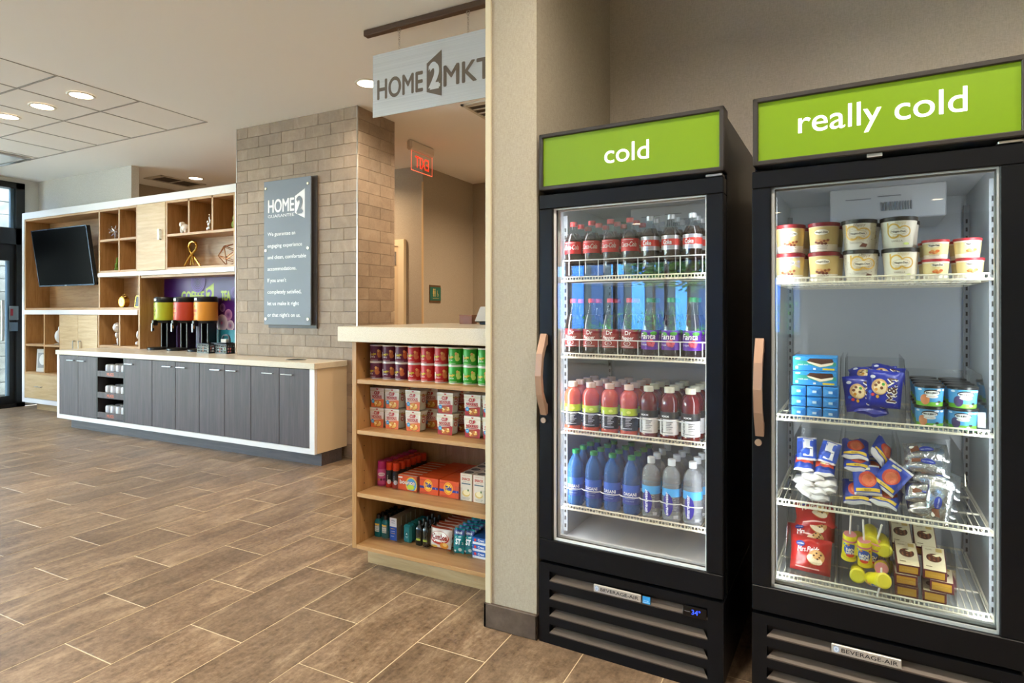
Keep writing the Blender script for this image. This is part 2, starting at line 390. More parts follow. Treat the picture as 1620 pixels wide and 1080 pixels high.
def put_stone(x, y, z, sx, sy, sz):
    o = bpy.data.objects.new('stone_tile', stone(sx, sy, sz)); COL.objects.link(o); o.location = (x, y, z); o.parent = column
rows = int(CH / CRS) + 1
for r_ in range(rows):
    z1 = CH - r_*CRS; z0 = max(z1 - CRS, 0)
    if z1 - z0 < .02: continue
    edges = [CX1 - .004]; x = CX1 - (BL if r_ % 2 else BL/2)
    while x > CX0 + .02: edges.append(x); x -= BL
    edges.append(CX0)
    for b_, a_ in zip(edges, edges[1:]):
        if z1 < .8 and b_ < -3.8: continue
        put_stone((a_+b_)/2, CY0 + .010 - random.uniform(0, .002), (z0+z1)/2, b_-a_-.0026, .02, z1-z0-.0026)
    edges = [CY0 + .004]; y = CY0 + (BL/2 if r_ % 2 else BL)
    while y < CY1 - .02: edges.append(y); y += BL
    edges.append(CY1)
    for a_, b_ in zip(edges, edges[1:]):
        if z1 < .85: continue
        put_stone(CX1 - .010 + random.uniform(0, .002), (a_+b_)/2, (z0+z1)/2, .02, b_-a_-.0026, z1-z0-.0026)
struct('trim_2', MB().box(CX1-.006, CX1+.004, CY0-.004, CY0+.006, 0, CH), STEEL)
struct('trim_3', MB().box(CX0-.006, CX0+.003, CY0-.004, CY0+.01, 2.57, CH), STEEL)

# ---- entrance at the far left: black frames, transom and a glazed door
door1 = bpy.data.objects.new('door_1', None); COL.objects.link(door1); door1['kind'] = 'structure'
f = MB(); AL = P('black_anodised_frame', '#141516', .35); ALB = P('blue_grey_frame_edge', '#5f7686', .35, .3)
for y0, y1 in ((4.235, DY1), (2.70, 2.80), (DY0, 1.30)): f.box(XL-.12, XL+.02, y0, y1, 0, DZ)
f.box(XL-.12, XL+.02, DY0, DY1, 2.96, DZ); f.box(XL-.12, XL+.02, DY0, DY1, 2.20, 2.42); f.box(XL-.12, XL+.02, DY0, DY1, 0, .05)
f.build('door_frame', AL, door1)
e = MB(); e.box(XL-.07, XL-.03, 4.19, 4.235, 2.42, 2.96); e.box(XL-.07, XL-.03, 2.80, 2.83, 2.42, 2.96); e.build('transom_edge', ALB, door1)
e = MB(); e.box(XL-.08, XL-.02, 4.17, 4.235, .05, 2.20); e.box(XL-.08, XL-.02, 2.80, 2.90, .05, 2.20); e.box(XL-.08, XL-.02, 2.90, 4.17, .05, .16); e.box(XL-.08, XL-.02, 2.90, 4.17, 1.98, 2.20)
e.build('door_leaf', AL, door1)
e = MB(); e.box(XL-.075, XL-.018, 4.15, 4.172, .16, 1.98); e.build('leaf_edge', ALB, door1)
for a_, b_, c_, d_ in ((2.83, 4.19, 2.42, 2.96), (2.90, 4.15, .16, 1.98), (1.30, 2.70, .05, 2.20), (1.30, 2.70, 2.42, 2.96)): MB().box(XL-.052, XL-.046, a_, b_, c_, d_).build('pane', PANE, door1)
MB().box(XL-.02, XL+.03, 4.06, 4.10, .9, 1.45, b=.01).build('pull_handle', STEEL, door1)
cr = thing('card_reader', 'small grey card reader on the black entrance door frame', 'card reader', (XL+.02, 4.20, 1.18))
MB().box(0, .03, -.05, .05, 0, .19, b=.006).build('body', P('reader_grey', '#6f7a80', .4), cr); MB().box(.03, .033, -.045, -.015, .06, .15).build('status_strip', P('reader_red', '#8a1d2a', .4), cr); MB().box(0, .025, -.045, .045, -.15, -.03, b=.005).build('push_plate', P('reader_blue', '#56697a', .4), cr)
# stone clad wall beyond the entrance
EXT = P('exterior_limestone', '#8f8d88', .8); _v, _r = coords(EXT, (1, 1, 1), True, src='Object'); setc(EXT, ramp(EXT, noise(EXT, _v, 6, 5), [(.3, '#565551'), (.7, '#767470')]))
ewall = struct('wall_exterior', MB().box(-11.45, -11.3, 1.5, 8.0, -.1, 3.4), P('exterior_mortar', '#3a3936', .9))
em = {k: MB().box(0, .03, .004, k-.004, .004, .196, b=.004).mesh('stone_block', EXT) for k in (.5, .25)}
for r_ in range(16):
    y = 2.2 + (.25 if r_ % 2 else 0)
    while y < 7.4:
        o = bpy.data.objects.new('stone_block', em[.5]); COL.objects.link(o); o.location = (-11.3 + random.uniform(-.006, .004), y, r_*.2); o.parent = ewall; y += .5
struct('ground_outside', MB().box(-40, 30, -60, YB-.3, -.3, -.08).box(-40, XL-.2, YB-.3, 30, -.3, -.08), P('outdoor_paving', '#d5d2cb', .8))

# ---- window wall behind the camera and what stands beyond it
WX0, WX1, WS, WH = -9.3, -1.65, .75, 2.5
wf = MB(); wf.box(XL, XR, YB-.2, YB, 0, WS); wf.box(XL, XR, YB-.2, YB, WH, CH); wf.box(XL, WX0, YB-.2, YB, WS, WH); wf.box(WX1, XR, YB-.2, YB, WS, WH)
struct('wall_front', wf, WALLC)
win = bpy.data.objects.new('window_1', None); COL.objects.link(win); win['kind'] = 'structure'
nb = 6; bw = (WX1-WX0)/nb; fm = MB()
for i in range(nb+1): fm.box(WX0+i*bw-.035, WX0+i*bw+.035, YB-.16, YB-.02, WS, WH)
for z in (WS, 2.02, WH-.05): fm.box(WX0, WX1, YB-.16, YB-.02, z, z+.05)
fm.build('window_frame', AL, win)
for i in range(nb): MB().box(WX0+i*bw+.035, WX0+(i+1)*bw-.035, YB-.095, YB-.085, WS+.05, WH-.05).build('pane', PANE, win)
win2 = bpy.data.objects.new('window_added', None); COL.objects.link(win2); win2['kind'] = 'structure'  # added side glazing, out of view, lets more daylight into the room
fm = MB(); gw = (GY1-GY0)/6
for i in range(7): fm.box(XL-.14, XL+.01, GY0+i*gw-.035, GY0+i*gw+.035, GZ0, DZ)
for z in (GZ0, 2.25, DZ-.05): fm.box(XL-.14, XL+.01, GY0, GY1, z, z+.05)
fm.build('window_frame', AL, win2)
for i in range(6): MB().box(XL-.075, XL-.065, GY0+i*gw+.035, GY0+(i+1)*gw-.035, GZ0+.05, DZ-.05).build('pane', PANE, win2)
off = thing('office_building', 'blue glass office building across the street, seen mirrored in the cooler door', 'building', (0, -27, 0))
MB().box(-30, 6, -6, -.1, 0, 14).build('wall', P('facade_concrete', '#39424a', .7), off)
BLUES = [P('facade_blue_a', '#2f74dc', .5), P('facade_blue_b', '#4c95ec', .5), P('facade_blue_c', '#1f3f70', .5)]
pmesh = [MB().box(.18, .9, -.06, 0, 0, 2.6, b=.01).mesh('pane', b_) for b_ in BLUES]
for i in range(26):
    for j in range(3):
        o = bpy.data.objects.new('pane', random.choice(pmesh)); COL.objects.link(o); o.parent = off; o.location = (-28.6 + i*1.2, .0, .3 + j*3.0)
LEAF = P('sunlit_leaf', '#3f8a1c', .5); hedge = MB()
for i in range(8000):
    x = random.uniform(-17, 1.5); h = 1.2 + .22*math.sin(x*1.9) + .15*math.sin(x*4.7); z = random.uniform(0, 1)**.7*h; y = -12.6 + random.uniform(-.5, .5)
    a = random.uniform(0, 6.28); l = random.uniform(.05, .11); t = random.uniform(-.5, .9)
    dx, dy = math.cos(a)*l, math.sin(a)*l
    hedge.add([(x-dx*.5, y-dy*.5, z), (x-dy*.35, y+dx*.35, z+t*l*.5), (x+dx*.6, y+dy*.6, z+t*l), (x+dy*.35, y-dx*.35, z+t*l*.5)], [(0, 1, 2, 3)])
ho = hedge.build('hedge_foliage', LEAF); tag(ho, 'sunlit green hedge outside the windows, seen mirrored in the cooler door', 'hedge'); ho['kind'] = 'stuff'
for i, (x, y, h) in enumerate(((-5.9, -17.5, 4.2), (-3.1, -16, 5), (-8.2, -20.5, 4.6))):
    tr = thing('street_tree', ['slim', 'tall', 'broad'][i] + ' leafy street tree outside the windows, mirrored in the door glass', 'tree', (x, y, 0))
    MB().tube([(0, 0, 0), (.03, .02, h*.4), (0, .05, h*.8)], [.09, .07, .03], 8).build('trunk', P('bark', '#4d3f31', .9), tr)
    q = MB()
    for k in range(1500):
        v = Vector((random.gauss(0, 1), random.gauss(0, 1), random.gauss(0, 1))); v = v.normalized()*random.uniform(.4, 1)*h*.3; z = h*.75 + v.z; a = random.uniform(0, 6.28); l = .16
        dx, dy = math.cos(a)*l, math.sin(a)*l; q.add([(v.x-dx, v.y-dy, z), (v.x-dy*.5, v.y+dx*.5, z+.05), (v.x+dx, v.y+dy, z+.1), (v.x+dy*.5, v.y-dx*.5, z+.05)], [(0, 1, 2, 3)])
    q.build('foliage', P('tree_leaf', '#4c7a2f', .5), tr)

# ---- recessed downlights
LENS = P('downlight_lens', '#ffffff', .4, emit='#ffe9c8', es=14)
RIM = P('downlight_rim', '#d9d4c8', .5)
dlr = MB().lathe([(.082, -.006), (.098, -.006), (.102, -.002), (.102, .0), (.082, .0)], 28, caps=False).mesh('trim_ring', RIM)
dll = MB().lathe([(.0, -.0025), (.082, -.0025)], 28, caps=False).mesh('lens', LENS)
def downlight(x, y, label, power=1.0, col=(1, .89, .74), z=CH):
    t = thing('recessed_downlight', label, 'ceiling light', (x, y, z), 0, 'recessed ceiling downlights')
    for me, n in ((dlr, 'trim_ring'), (dll, 'lens')):
        o = bpy.data.objects.new(n, me); COL.objects.link(o); o.parent = t
    ld = bpy.data.lights.new('downlight_lamp', 'AREA'); ld.shape = 'DISK'; ld.size = .16; ld.energy = DOWNLIGHT_W*power; ld.color = col; ld.spread = R(150)
    lo = bpy.data.objects.new('downlight_lamp', ld); COL.objects.link(lo); lo.parent = t; lo.location = (0, 0, -.012)
for x, y, l, p in ((-5.483, 2.855, 'round downlight in the panelled ceiling, nearest the tiled column', 1), (-6.085, 2.855, 'round downlight in the panelled ceiling, middle of three', 1), (-6.687, 2.855, 'round downlight in the panelled ceiling, at the left edge of the photo', 1),
        (-7.52, 5.34, 'round downlight over the recess behind the display shelving', 1.2), (-3.174, 3.733, 'bright downlight partly behind the hanging metal market sign', 1.6)): downlight(x, y, l, p)
BACK = [(x, y) for y in (-7.6, -5.2, -2.8, -.4) for x in (-8.3, -4.2, -1.8, .6)] + [(-3.2, 1.2), (-2.4, .2), (-7.9, 1.0)]
for x, y, l in ((-.5, 1.35, 'round downlight in front of the cold drinks cooler'), (.45, 1.3, 'round downlight in front of the freezer'), (1.4, 1.35, 'round downlight right of the freezer')): downlight(x, y, l, 2.2)
for i, (x, y) in enumerate(BACK): downlight(x, y, ('lobby downlight behind the camera, %s row from the windows, %s from the entrance wall' % (ORD[i//4], ORD[i % 4])) if i < 16 else ['lobby downlight just in front of the snack shelving', 'lobby downlight beside the camera, left of the coolers', 'lobby downlight in the panelled ceiling nearest the entrance'][i-16], 1)
for i, (x, y) in enumerate(((-2.75, 5.3), (-2.6, 6.6), (-5.2, 5.4))): downlight(x, y, ['warm downlight over the corridor beside the lit exit sign', 'warm downlight at the far end of the corridor', 'warm downlight in the corridor behind the tiled column'][i], 3.4, (1, .74, .5))
# ================================================================== glass-door coolers
HANDLE = P('bronze_handle', '#a5846f', .3, .25)
LOUV = P('louvre_bronze_grey', '#4e443c', .45, .3)
GREEN = P('backlit_green_panel', '#5f7c06', .35, emit='#8cb004', es=.15)
GLOWW = P('backlit_white_letter', '#ffffff', .4, emit='#f6ffe6', es=.8)
LED = P('cooler_led', '#ffffff', .4, emit='#f4f8ff', es=.5)
SILVER = P('silver_plate', '#c6c1ba', .35, .6)
SERIFK = '#1c1a22'
def wire_shelf(w_, d_, nw=34):
    """front double rail with pickets, side rails, cross rods and front-to-back wires; origin = left front bottom"""
    s = MB(); s.box(0, w_, 0, .006, 0, .0065, b=.001); s.box(.012, w_-.012, .001, .006, .0165, .0215, b=.001)
    n = int(w_/.0125)
    for i in range(n+1): x = .014 + (w_-.03)*i/n; s.box(x, x+.0026, .002, .005, .006, .017)
    s.box(0, .006, 0, d_, .0, .0065); s.box(w_-.006, w_, 0, d_, 0, .0065); s.box(0, w_, d_-.006, d_, 0, .0065)
    for y in (d_*.33, d_*.66): s.box(0, w_, y, y+.005, .001, .006)
    for i in range(nw): x = .012 + (w_-.024)*i/(nw-1); s.box(x-.0012, x+.0012, .003, d_-.003, .0065, .009)
    return s
def cooler(name, label, loc, ang, words, wu0, wu1, wz, wh, freezer):
    t = thing(name, label, 'cooler' if not freezer else 'freezer', (*loc, 0), R(ang))
    W = .697
    b = MB(); b.box(0, .03, .07, .79, .31, 1.975); b.box(W-.03, W, .07, .79, .31, 1.975); b.box(.03, W-.03, .76, .79, .31, 1.975); b.box(.03, W-.03, .07, .76, 1.78, 1.975); b.box(.03, W-.03, .07, .76, .31, .345)
    b.box(0, W, .02, .79, .025, .31, b=.003); b.build('cabinet', BLACKM, t)
    l = MB(); z0, z1 = .368, 1.742
    l.box(.03, .042, .066, .76, z0, z1); l.box(W-.042, W-.03, .066, .76, z0, z1); l.box(.042, W-.042, .745, .76, z0, z1); l.box(.042, W-.042, .066, .745, z0-.02, z0); l.box(.042, W-.042, .066, .745, z1, z1+.02)
    MB().box(.0425, W-.0425, .067, .744, z0, z0+.002).build('floor_pan', P('floor_pan_brightened', '#dcdfe0', .4), t)  # brightness put into the colour: a paler sheet over the liner floor
    li = l.build('inner_liner', LINERW if freezer else LINER, t)
    for x in (.052, W-.052):
        for y in (.14, .66):
            s = MB(); s.box(x-.009, x+.009, y-.004, y+.004, .40, 1.69)
            for k in range(40): s.box(x-.003, x+.003, y-.0055, y-.004, .415+k*.031, .43+k*.031, 1)
            s.build('shelf_standard', [P('standard_grey', '#74787c', .45), DARK], t)
    # header light box
    h = MB(); f_ = .016; hx0, hx1, hz0, hz1 = .004, W+.004, 1.772, 1.992
    h.box(hx0, hx1, -.012, .06, hz1-f_, hz1, b=.003); h.box(hx0, hx1, -.012, .06, hz0, hz0+f_, b=.003); h.box(hx0, hx0+f_, -.012, .06, hz0, hz1, b=.003); h.box(hx1-f_, hx1, -.012, .06, hz0, hz1, b=.003); h.box(hx0+.01, hx1-.01, .02, .068, hz0+.01, hz1-.01)
    h.build('header_frame', P('header_frame_dark', '#2b2724', .4), t)
    hp = MB().box(hx0+f_, hx1-f_, -.002, .02, hz0+f_, hz1-f_).build('header_panel', GREEN, t)
    Decal().text(words, (wu0+wu1)/2, wz, wh, GLOWW, bold=.004, fit=wu1-wu0).build('lettering', on_front(0, -.002), hp, .0008)
    if freezer: MB().box(.325, .365, -.006, .03, hz0-.011, hz0-.001).build('header_clip', P('clip_grey', '#8d8d8b', .4), t)
    # door
    d = MB(); gx0, gx1, gz0, gz1 = (.058, .64, .405, 1.70); dz0, dz1 = .322, 1.757
    d.box(0, W, 0, .06, gz1, dz1, b=.003); d.box(0, W, 0, .06, dz0, gz0, b=.003); d.box(0, gx0, 0, .06, gz0, gz1, b=.003); d.box(gx1, W, 0, .06, gz0, gz1, b=.003)
    do = d.build('door', BLACKM, t)
    g = MB(); e_ = .009
    for y0, y1 in ((.012, .018), (.05, .062)):
        g.box(gx0, gx0+e_, y0, y1, gz0, gz1); g.box(gx1-e_*.5, gx1, y0, y1, gz0, gz1); g.box(gx0, gx1, y0, y1, gz1-e_*.6, gz1); g.box(gx0, gx1, y0, y1, gz0, gz0+e_)
    g.build('glass_edge_seal', P('grey_gasket', '#a9adad', .4) if freezer else GASKET, do)
    MB().box(gx0+.001, gx1-.001, .02, .026, gz0+.001, gz1-.001).build('door_glass', FREEZEGLASS if freezer else DOORGLASS, do)
    hx, hz = (.012, .90)
    poly = [(0, 0), (-.012, -.006), (-.05, .075), (-.062, .15), (-.05, .235), (-.012, .312), (0, .306), (0, .27), (-.012, .262), (-.036, .215), (-.044, .15), (-.036, .088), (-.012, .045), (0, .036)]
    hm = MB(); n_ = len(poly)
    hm.add([(x_, y_, hz+z_) for x_ in (hx, hx+.026) for y_, z_ in poly], [(i, (i+1) % n_, n_+(i+1) % n_, n_+i) for i in range(n_)] + [(i, i+1, n_-2-i, n_-1-i) for i in range(n_//2-1)] + [(n_+i, n_+n_-1-i, n_+n_-2-i, n_+i+1) for i in range(n_//2-1)])
    hm.build('handle', HANDLE, do)
    lk = MB().cyl((.020, -.006, .872), .011, .008, 'y', 16).build('lock', P('brass_lock', '#c9a98a', .3, .8), do)
    MB().box(W-.06, W-.004, .004, .05, dz1+.002, dz1+.012, b=.002).build('hinge', STEEL, t)
    # grille base
    g = MB(); sl = [(.040, .077), (.107, .145), (.174, .213), (.243, .283)]
    g.box(0, .045, 0, .02, .0, .312); g.box(.645, W, 0, .02, .0, .312)
    zz = [0.0] + [q for ab in sl for q in ab] + [.312]
    for a_, b_ in zip(zz[::2], zz[1::2]): g.box(.045, .645, 0, .02, a_, b_)
    gr = g.build('grille_panel', BLACKM, t)
    for a_, b_ in sl:
        s = MB(); s.prism([(0, a_), (.034, a_+.034), (.034, a_+.037), (0, a_+.004)], .045, .645, 'x'); 
        s.v = [((x if abs(x-.045) > 1e-6 else x + y*.9) if x < .3 else x - y*.9, y, z) for x, y, z in s.v]; s.build('louvre', LOUV, gr)
    pl = MB().box(.231, .413, -.006, .002, .249, .277, b=.002).build('name_plate', SILVER, t)
    Decal().ell(.244, .263, .0085, .0105, '#9fb0cc').ell(.244, .263, .006, .0075, '#d9dde6', ring=.7).text('BEVERAGE-AIR', .331, .2575, .0125, SERIFK, bold=.008, fit=.146).build('lettering', on_front(0, -.006), pl, .0002)
    if not freezer:
        st = MB().box(.418, .446, -.003, .002, .249, .273).build('energy_sticker', P('sticker_blue', '#2f8fd0', .4), t)
        Decal().text('energy', .432, .258, .005, '#bfe2ff').rect(.42, .253, .444, .2545, '#bfe2ff').build('print', on_front(0, -.003), st, .0002)
        dp = MB().box(.562, .642, -.004, .004, .240, .278, b=.002).build('temperature_display', P('display_black', '#060608', .12), t)
        BL_ = P('display_blue_digit', '#0a1440', .4, emit='#2747ff', es=3)
        Decal().text('34°', .607, .252, .017, BL_, bold=.004).build('digits', on_front(0, -.004), dp, .0002); Decal().rect(.568, .2585, .586, .2595, '#9a9a9a').build('button_mark', on_front(0, -.004), dp, .0002)
    e = MB(); ex0, ex1 = ((.21, .56) if freezer else (.24, .62)); e.box(ex0, ex1, .40, .72, 1.625, z1, b=.004)
    ev = e.build('evaporator_cover', P('evaporator_grey', '#c2c5c8', .4), t)
    s = MB()
    for k in range(12): s.box(ex0+.16+k*.008, ex0+.164+k*.008, .396, .402, 1.655, 1.685)
    s.box(ex0+.05, ex0+.13, .397, .401, 1.70, 1.703); s.box(ex0+.15, ex0+.22, .397, .401, 1.705, 1.708); s.build('air_slot', P('slot_grey', '#7d8186', .5), ev)
    s = MB(); s.box(.044, .0475, .07, .082, .45, 1.70); s = MB().box(W-.0455, W-.044, .0665, .07, .45, 1.70) if freezer else s; s.build('led_strip', LED, t)
    for x, rz in ((.056 if not freezer else .078, -1), (W-.078, 1)):
        ld = bpy.data.lights.new('cooler_lamp', 'AREA'); ld.shape = 'RECTANGLE'; ld.size = .02; ld.size_y = 1.30; ld.energy = COOLER_W*(1.05 if freezer else .95 if rz < 0 else .4); ld.color = (.94, .97, 1)
        lo = bpy.data.objects.new('cooler_lamp', ld); COL.objects.link(lo); lo.parent = t; lo.location = (x, .075, 1.04)
        lo.rotation_euler = Vector((-rz*.42, .9, 0)).to_track_quat('-Z', 'Y').to_euler()
    for x in (.05, W-.05):
        for y in (.1, .72): MB().cyl((x, y, 0), .02, .03, 'z', 12).build('foot', BLACKP, t)
    return t
P1, A1, P2, A2 = (-.981, 2.169), -2.5, (-.193, 2.12), -3.3
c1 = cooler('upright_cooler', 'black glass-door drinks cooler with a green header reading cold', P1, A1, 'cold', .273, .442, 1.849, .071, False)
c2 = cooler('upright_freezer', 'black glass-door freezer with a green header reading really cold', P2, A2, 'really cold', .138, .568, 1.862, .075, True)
F1 = Matrix.Translation((*P1, 0)) @ Matrix.Rotation(R(A1), 4, 'Z'); F2 = Matrix.Translation((*P2, 0)) @ Matrix.Rotation(R(A2), 4, 'Z')
SH1, SH2 = [1.417, 1.112, .809, .505], [1.390, .935, .652, .405]
for c_, hs in ((c1, SH1), (c2, SH2)):
    me = wire_shelf(.59, .60).mesh('wire_shelf', SHELFW)
    for z in hs:
        o = bpy.data.objects.new('wire_shelf', me); COL.objects.link(o); o.parent = c_; o.location = (.0535, .088, z)
TOP = .0095   # product height above a shelf's lower edge
# bottle guards at the front of the drinks shelves
GUARD = P('frosted_guard', '#e6ebec', .25, trans=.3)
for z, u0, du, zz in ((SH1[2], .082, .079, .085), (SH1[3], .096, .0785, .085)):
    pts = []
    for i in range(7):
        for k in range(9): a = math.pi*(k/8); pts.append((u0+du*i - .038*math.cos(a), .112 - .018*math.sin(a), z+zz - .0))
    MB().tube(pts, .0022, 5).build('bottle_guard', GUARD, c1)
for z, zz in ((SH1[0], .085), (SH1[1], .075)):
    g = MB(); g.tube([(.06, .094, z+zz), (.637, .094, z+zz)], .0022, 5)
    for i in range(8): x = .052+.0795*i + .0; x = min(max(x, .06), .637); g.tube([(x, .094, z+.02), (x, .094, z+zz)], .0016, 4)
    g.build('bottle_guard', GUARD, c1)

# ------------------------------------------------------------------ drinks
COLA = P('cola', '#1a0b06', .06, coat=.4)
BASE_PROF = [(.022, 0), (.030, .002), (.0345, .012), (.0345, .035), (.0335, .06), (.0345, .09), (.0345, .12)]
def bottle_kind(name, cat, group, body, body_mat, label_rng, label_mat, cap_rng, cap_mat, decal, neck=None, neck_mat=PET, lr=.0352, cap_r=.0145, extra=None):
    def make():
        o = MB().lathe(body, 22).build(name, body_mat); tag(o, name, cat, group)
        if neck: MB().lathe(neck, 20, caps=False).build('clear_neck', neck_mat, o)
        l = MB().lathe([(lr, label_rng[0]), (lr, label_rng[1])], 24, caps=False).build('label_sleeve', label_mat, o)
        if decal: decal.build('print', on_cyl(lr), l, .00015)
        c = MB(); z0, z1 = cap_rng; c.lathe([(cap_r, z0), (cap_r, z1-.002), (cap_r-.002, z1)], 18); c.build('cap', cap_mat, o)
        if extra: extra(o)
        return o
    return Kind(make)
soda_body = [(.020, 0), (.029, .003), (.0345, .014), (.0345, .075), (.0330, .085), (.0345, .1), (.0345, .155), (.031, .170), (.024, .186)]
soda_neck = [(.024, .186), (.017, .199), (.0128, .208), (.0128, .222)]
pep_body = [(.020, 0), (.029, .003), (.0345, .014), (.0325, .03), (.0345, .045), (.0345, .118), (.031, .140), (.024, .165)]
pep_neck = [(.024, .165), (.017, .187), (.0128, .202), (.0128, .217)]
RC = P('cap_red', '#c8262c', .35); SC = P('cap_silver', '#c9ccd0', .3, .3); GC = P('cap_green', '#0b7a3c', .35); WC = P('cap_white', '#dfe3e6', .4); PC = P('cap_clear_peach', '#d9c0b2', .35); YC = P('cap_clear_grey', '#c9c8b4', .35)
d = Decal().text('Coca-Cola', .0, .121, .020, '#f4f1ee', shear=.3, bold=.01, fit=.066).rect(-.03, .147, .02, .1485, '#f4f1ee')
k_cola = bottle_kind('cola_bottle', 'bottle', 'red label cola bottles', soda_body, COLA, (.104, .153), ink('#c8232a'), (.217, .235), RC, d, soda_neck)
d = Decal().rect(-.06, .118, .06, .142, '#d23a32').text('Coke', -.004, .122, .017, '#f2f2f2', bold=.03, fit=.034).text('Diet', -.02, .145, .006, '#8a1f22', fit=.012).text('0 calories', 0, .108, .004, '#5a5d60', fit=.02)
k_diet = bottle_kind('diet_cola_bottle', 'bottle', 'silver label cola bottles', soda_body, COLA, (.102, .155), P('label_silver', '#c3c6ca', .3, .5), (.217, .235), SC, d, soda_neck)
d = Decal().text('Dr', .004, .087, .016, '#efe9e6', bold=.02).text('Pepper', 0, .069, .014, '#efe9e6', bold=.02, shear=.2, fit=.05).ell(.0, .054, .014, .009, '#efe9e6', ring=.85).text('23', 0, .0505, .007, '#efe9e6').rect(-.025, .040, .025, .042, '#efe9e6')
k_pep = bottle_kind('spiced_cola_bottle', 'bottle', 'dark red label soda bottles', pep_body, COLA, (.036, .108), ink('#8c1d22'), (.212, .229), RC, d, pep_neck)
d = Decal().ell(-.018, .093, .014, .008, '#4f9a3c').ell(.02, .095, .014, .007, '#4f9a3c').ell(.008, .058, .016, .013, '#b23a52')
for x, y in ((-.002, .064), (.01, .068), (.018, .06), (.004, .054), (.014, .05)): d.ell(x, y, .006, .006, '#d4566e', 10)
d.text('Fanta', -.004, .074, .022, '#14132a', bold=.05, shear=.15, fit=.062).text('Fanta', -.004, .074, .022, '#f2eefa', bold=.01, shear=.15, fit=.058).text('Grape', -.02, .05, .008, '#f2eefa')
k_fan = bottle_kind('grape_soda_bottle', 'bottle', 'purple label soda bottles', pep_body, P('grape_soda', '#1c0a1e', .06, coat=.4), (.034, .107), ink('#5a1d9a'), (.212, .229), GC, d, pep_neck)
vit_body = [(.024, 0), (.033, .002), (.0345, .008), (.0345, .018), (.0335, .022), (.0335, .105), (.0345, .109), (.0335, .113), (.035, .12), (.0352, .134), (.0338, .147), (.0295, .160), (.0225, .169), (.0168, .174), (.0165, .178)]
def vita(lower, top, txt, top_mat, liquid, cap, nm, group):
    d = Decal().rect(-.105, .022, .105, .08, lower, 30, 1).rect(-.105, .080, .105, .107, top, 30, 1).text('vitaminwater', -.014, .025, .0135, txt, rot=math.pi/2, bold=.02, align='l', fit=.072)
    for k in range(6): d.rect(.0, .068-k*.006, .024-(k % 3)*.005, .070-k*.006, txt if k < 5 else '#9a9a9a', 4, 1)
    d.rect(-.012, .03, .024, .032, txt, 6, 1)
    if top == '#1a1a1c': d.text('xxx', -.004, .088, .009, '#f0f0f0', bold=.03, fit=.03)
    else: d.ell(.012, .093, .008, .006, '#e4ee6c', 14)
    return bottle_kind(nm, 'bottle', group, vit_body, liquid, (.022, .107), ink(lower), (.176, .197), cap, d, None, lr=.0342, cap_r=.0190)
k_v1 = vita('#1b1c1a', '#b7cf22', '#e8e8e4', None, P('peach_drink', '#b4472a', .08, coat=.5), PC, 'vitamin_drink_bottle', 'orange vitamin drinks with lime band')
k_v2 = vita('#e6e4e2', '#1a1a1c', '#1a1a1c', None, P('berry_drink', '#58090f', .06, coat=.5), YC, 'vitamin_drink_bottle', 'dark red vitamin drinks with white label')
wat_body = [(.018, 0), (.027, .002), (.0335, .012), (.0325, .03), (.0335, .05), (.0315, .075), (.0335, .095), (.0330, .12), (.0338, .142), (.0325, .158), (.0275, .176), (.0195, .192), (.0138, .202), (.0128, .212)]
d = Decal().rect(-.105, .045, .105, .09, '#1d3f96', 30, 1).rect(-.105, .09, .105, .118, '#2a5fc0', 30, 1).text('DASANI', 0, .078, .013, '#eef4fb', bold=.02, fit=.052).rect(-.02, .066, .02, .0675, '#9db7e0').text('purified water', 0, .056, .005, '#9db7e0', fit=.034)
k_das = bottle_kind('water_bottle', 'bottle', 'green cap water bottles', wat_body, PETBLUE, (.045, .118), ink('#1d3f96'), (.210, .226), GC, d, None, lr=.0342, cap_r=.0150)
sm_body = [(.020, 0), (.030, .002), (.0345, .012), (.0345, .155), (.0338, .170), (.0295, .187), (.020, .199), (.0140, .204), (.0135, .214)]
d = Decal().rect(-.11, .098, .11, .128, '#4aa6e4', 30, 1).ell(-.006, .068, .019, .042, '#2a2596').text('smartwater', -.004, .03, .013, '#f1f3fb', rot=math.pi/2, bold=.03, align='l', fit=.085).rect(.016, .02, .032, .03, '#e8ecf2', 4, 1)
for k in range(6): d.rect(.017+k*.0024, .0205, .018+k*.0024, .0295, '#3a3f55', 1, 1)
k_sma = bottle_kind('tall_water_bottle', 'bottle', 'white cap water bottles', sm_body, PETCLEAR, (.02, .021), PET, (.208, .232), WC, d, None, lr=.0349, cap_r=.0142)
ROWN = ['front row', 'second row', 'third row', 'back row']
def shelf_of(kinds, z, u0, du, rows, shelfname, d0=.137, dd=.078, jit=.5):
    for r_ in range(rows):
        for i in range(7):
            k, what = kinds[0] if i < 4 else kinds[1]
            col = ORD[i if i < 4 else i-4]
            k.put('%s, %s from left, %s, %s cooler shelf' % (what, col, ROWN[r_], shelfname), (u0+du*i, d0+dd*r_, z+TOP), (0, 0, random.uniform(-jit, jit)*.2), F1)
shelf_of(((k_cola, 'red-capped cola bottle'), (k_diet, 'silver-capped cola bottle')), SH1[0], .088, .0793, 3, 'top')
shelf_of(((k_pep, 'dark red label soda bottle'), (k_fan, 'purple label grape soda bottle')), SH1[1], .088, .0793, 2, 'second')
shelf_of(((k_v1, 'orange drink bottle with lime band'), (k_v2, 'dark red drink bottle')), SH1[2], .085, .0787, 4, 'third')
shelf_of(((k_das, 'green-capped water bottle'), (k_sma, 'white-capped water bottle')), SH1[3], .098, .0778, 4, 'lowest')
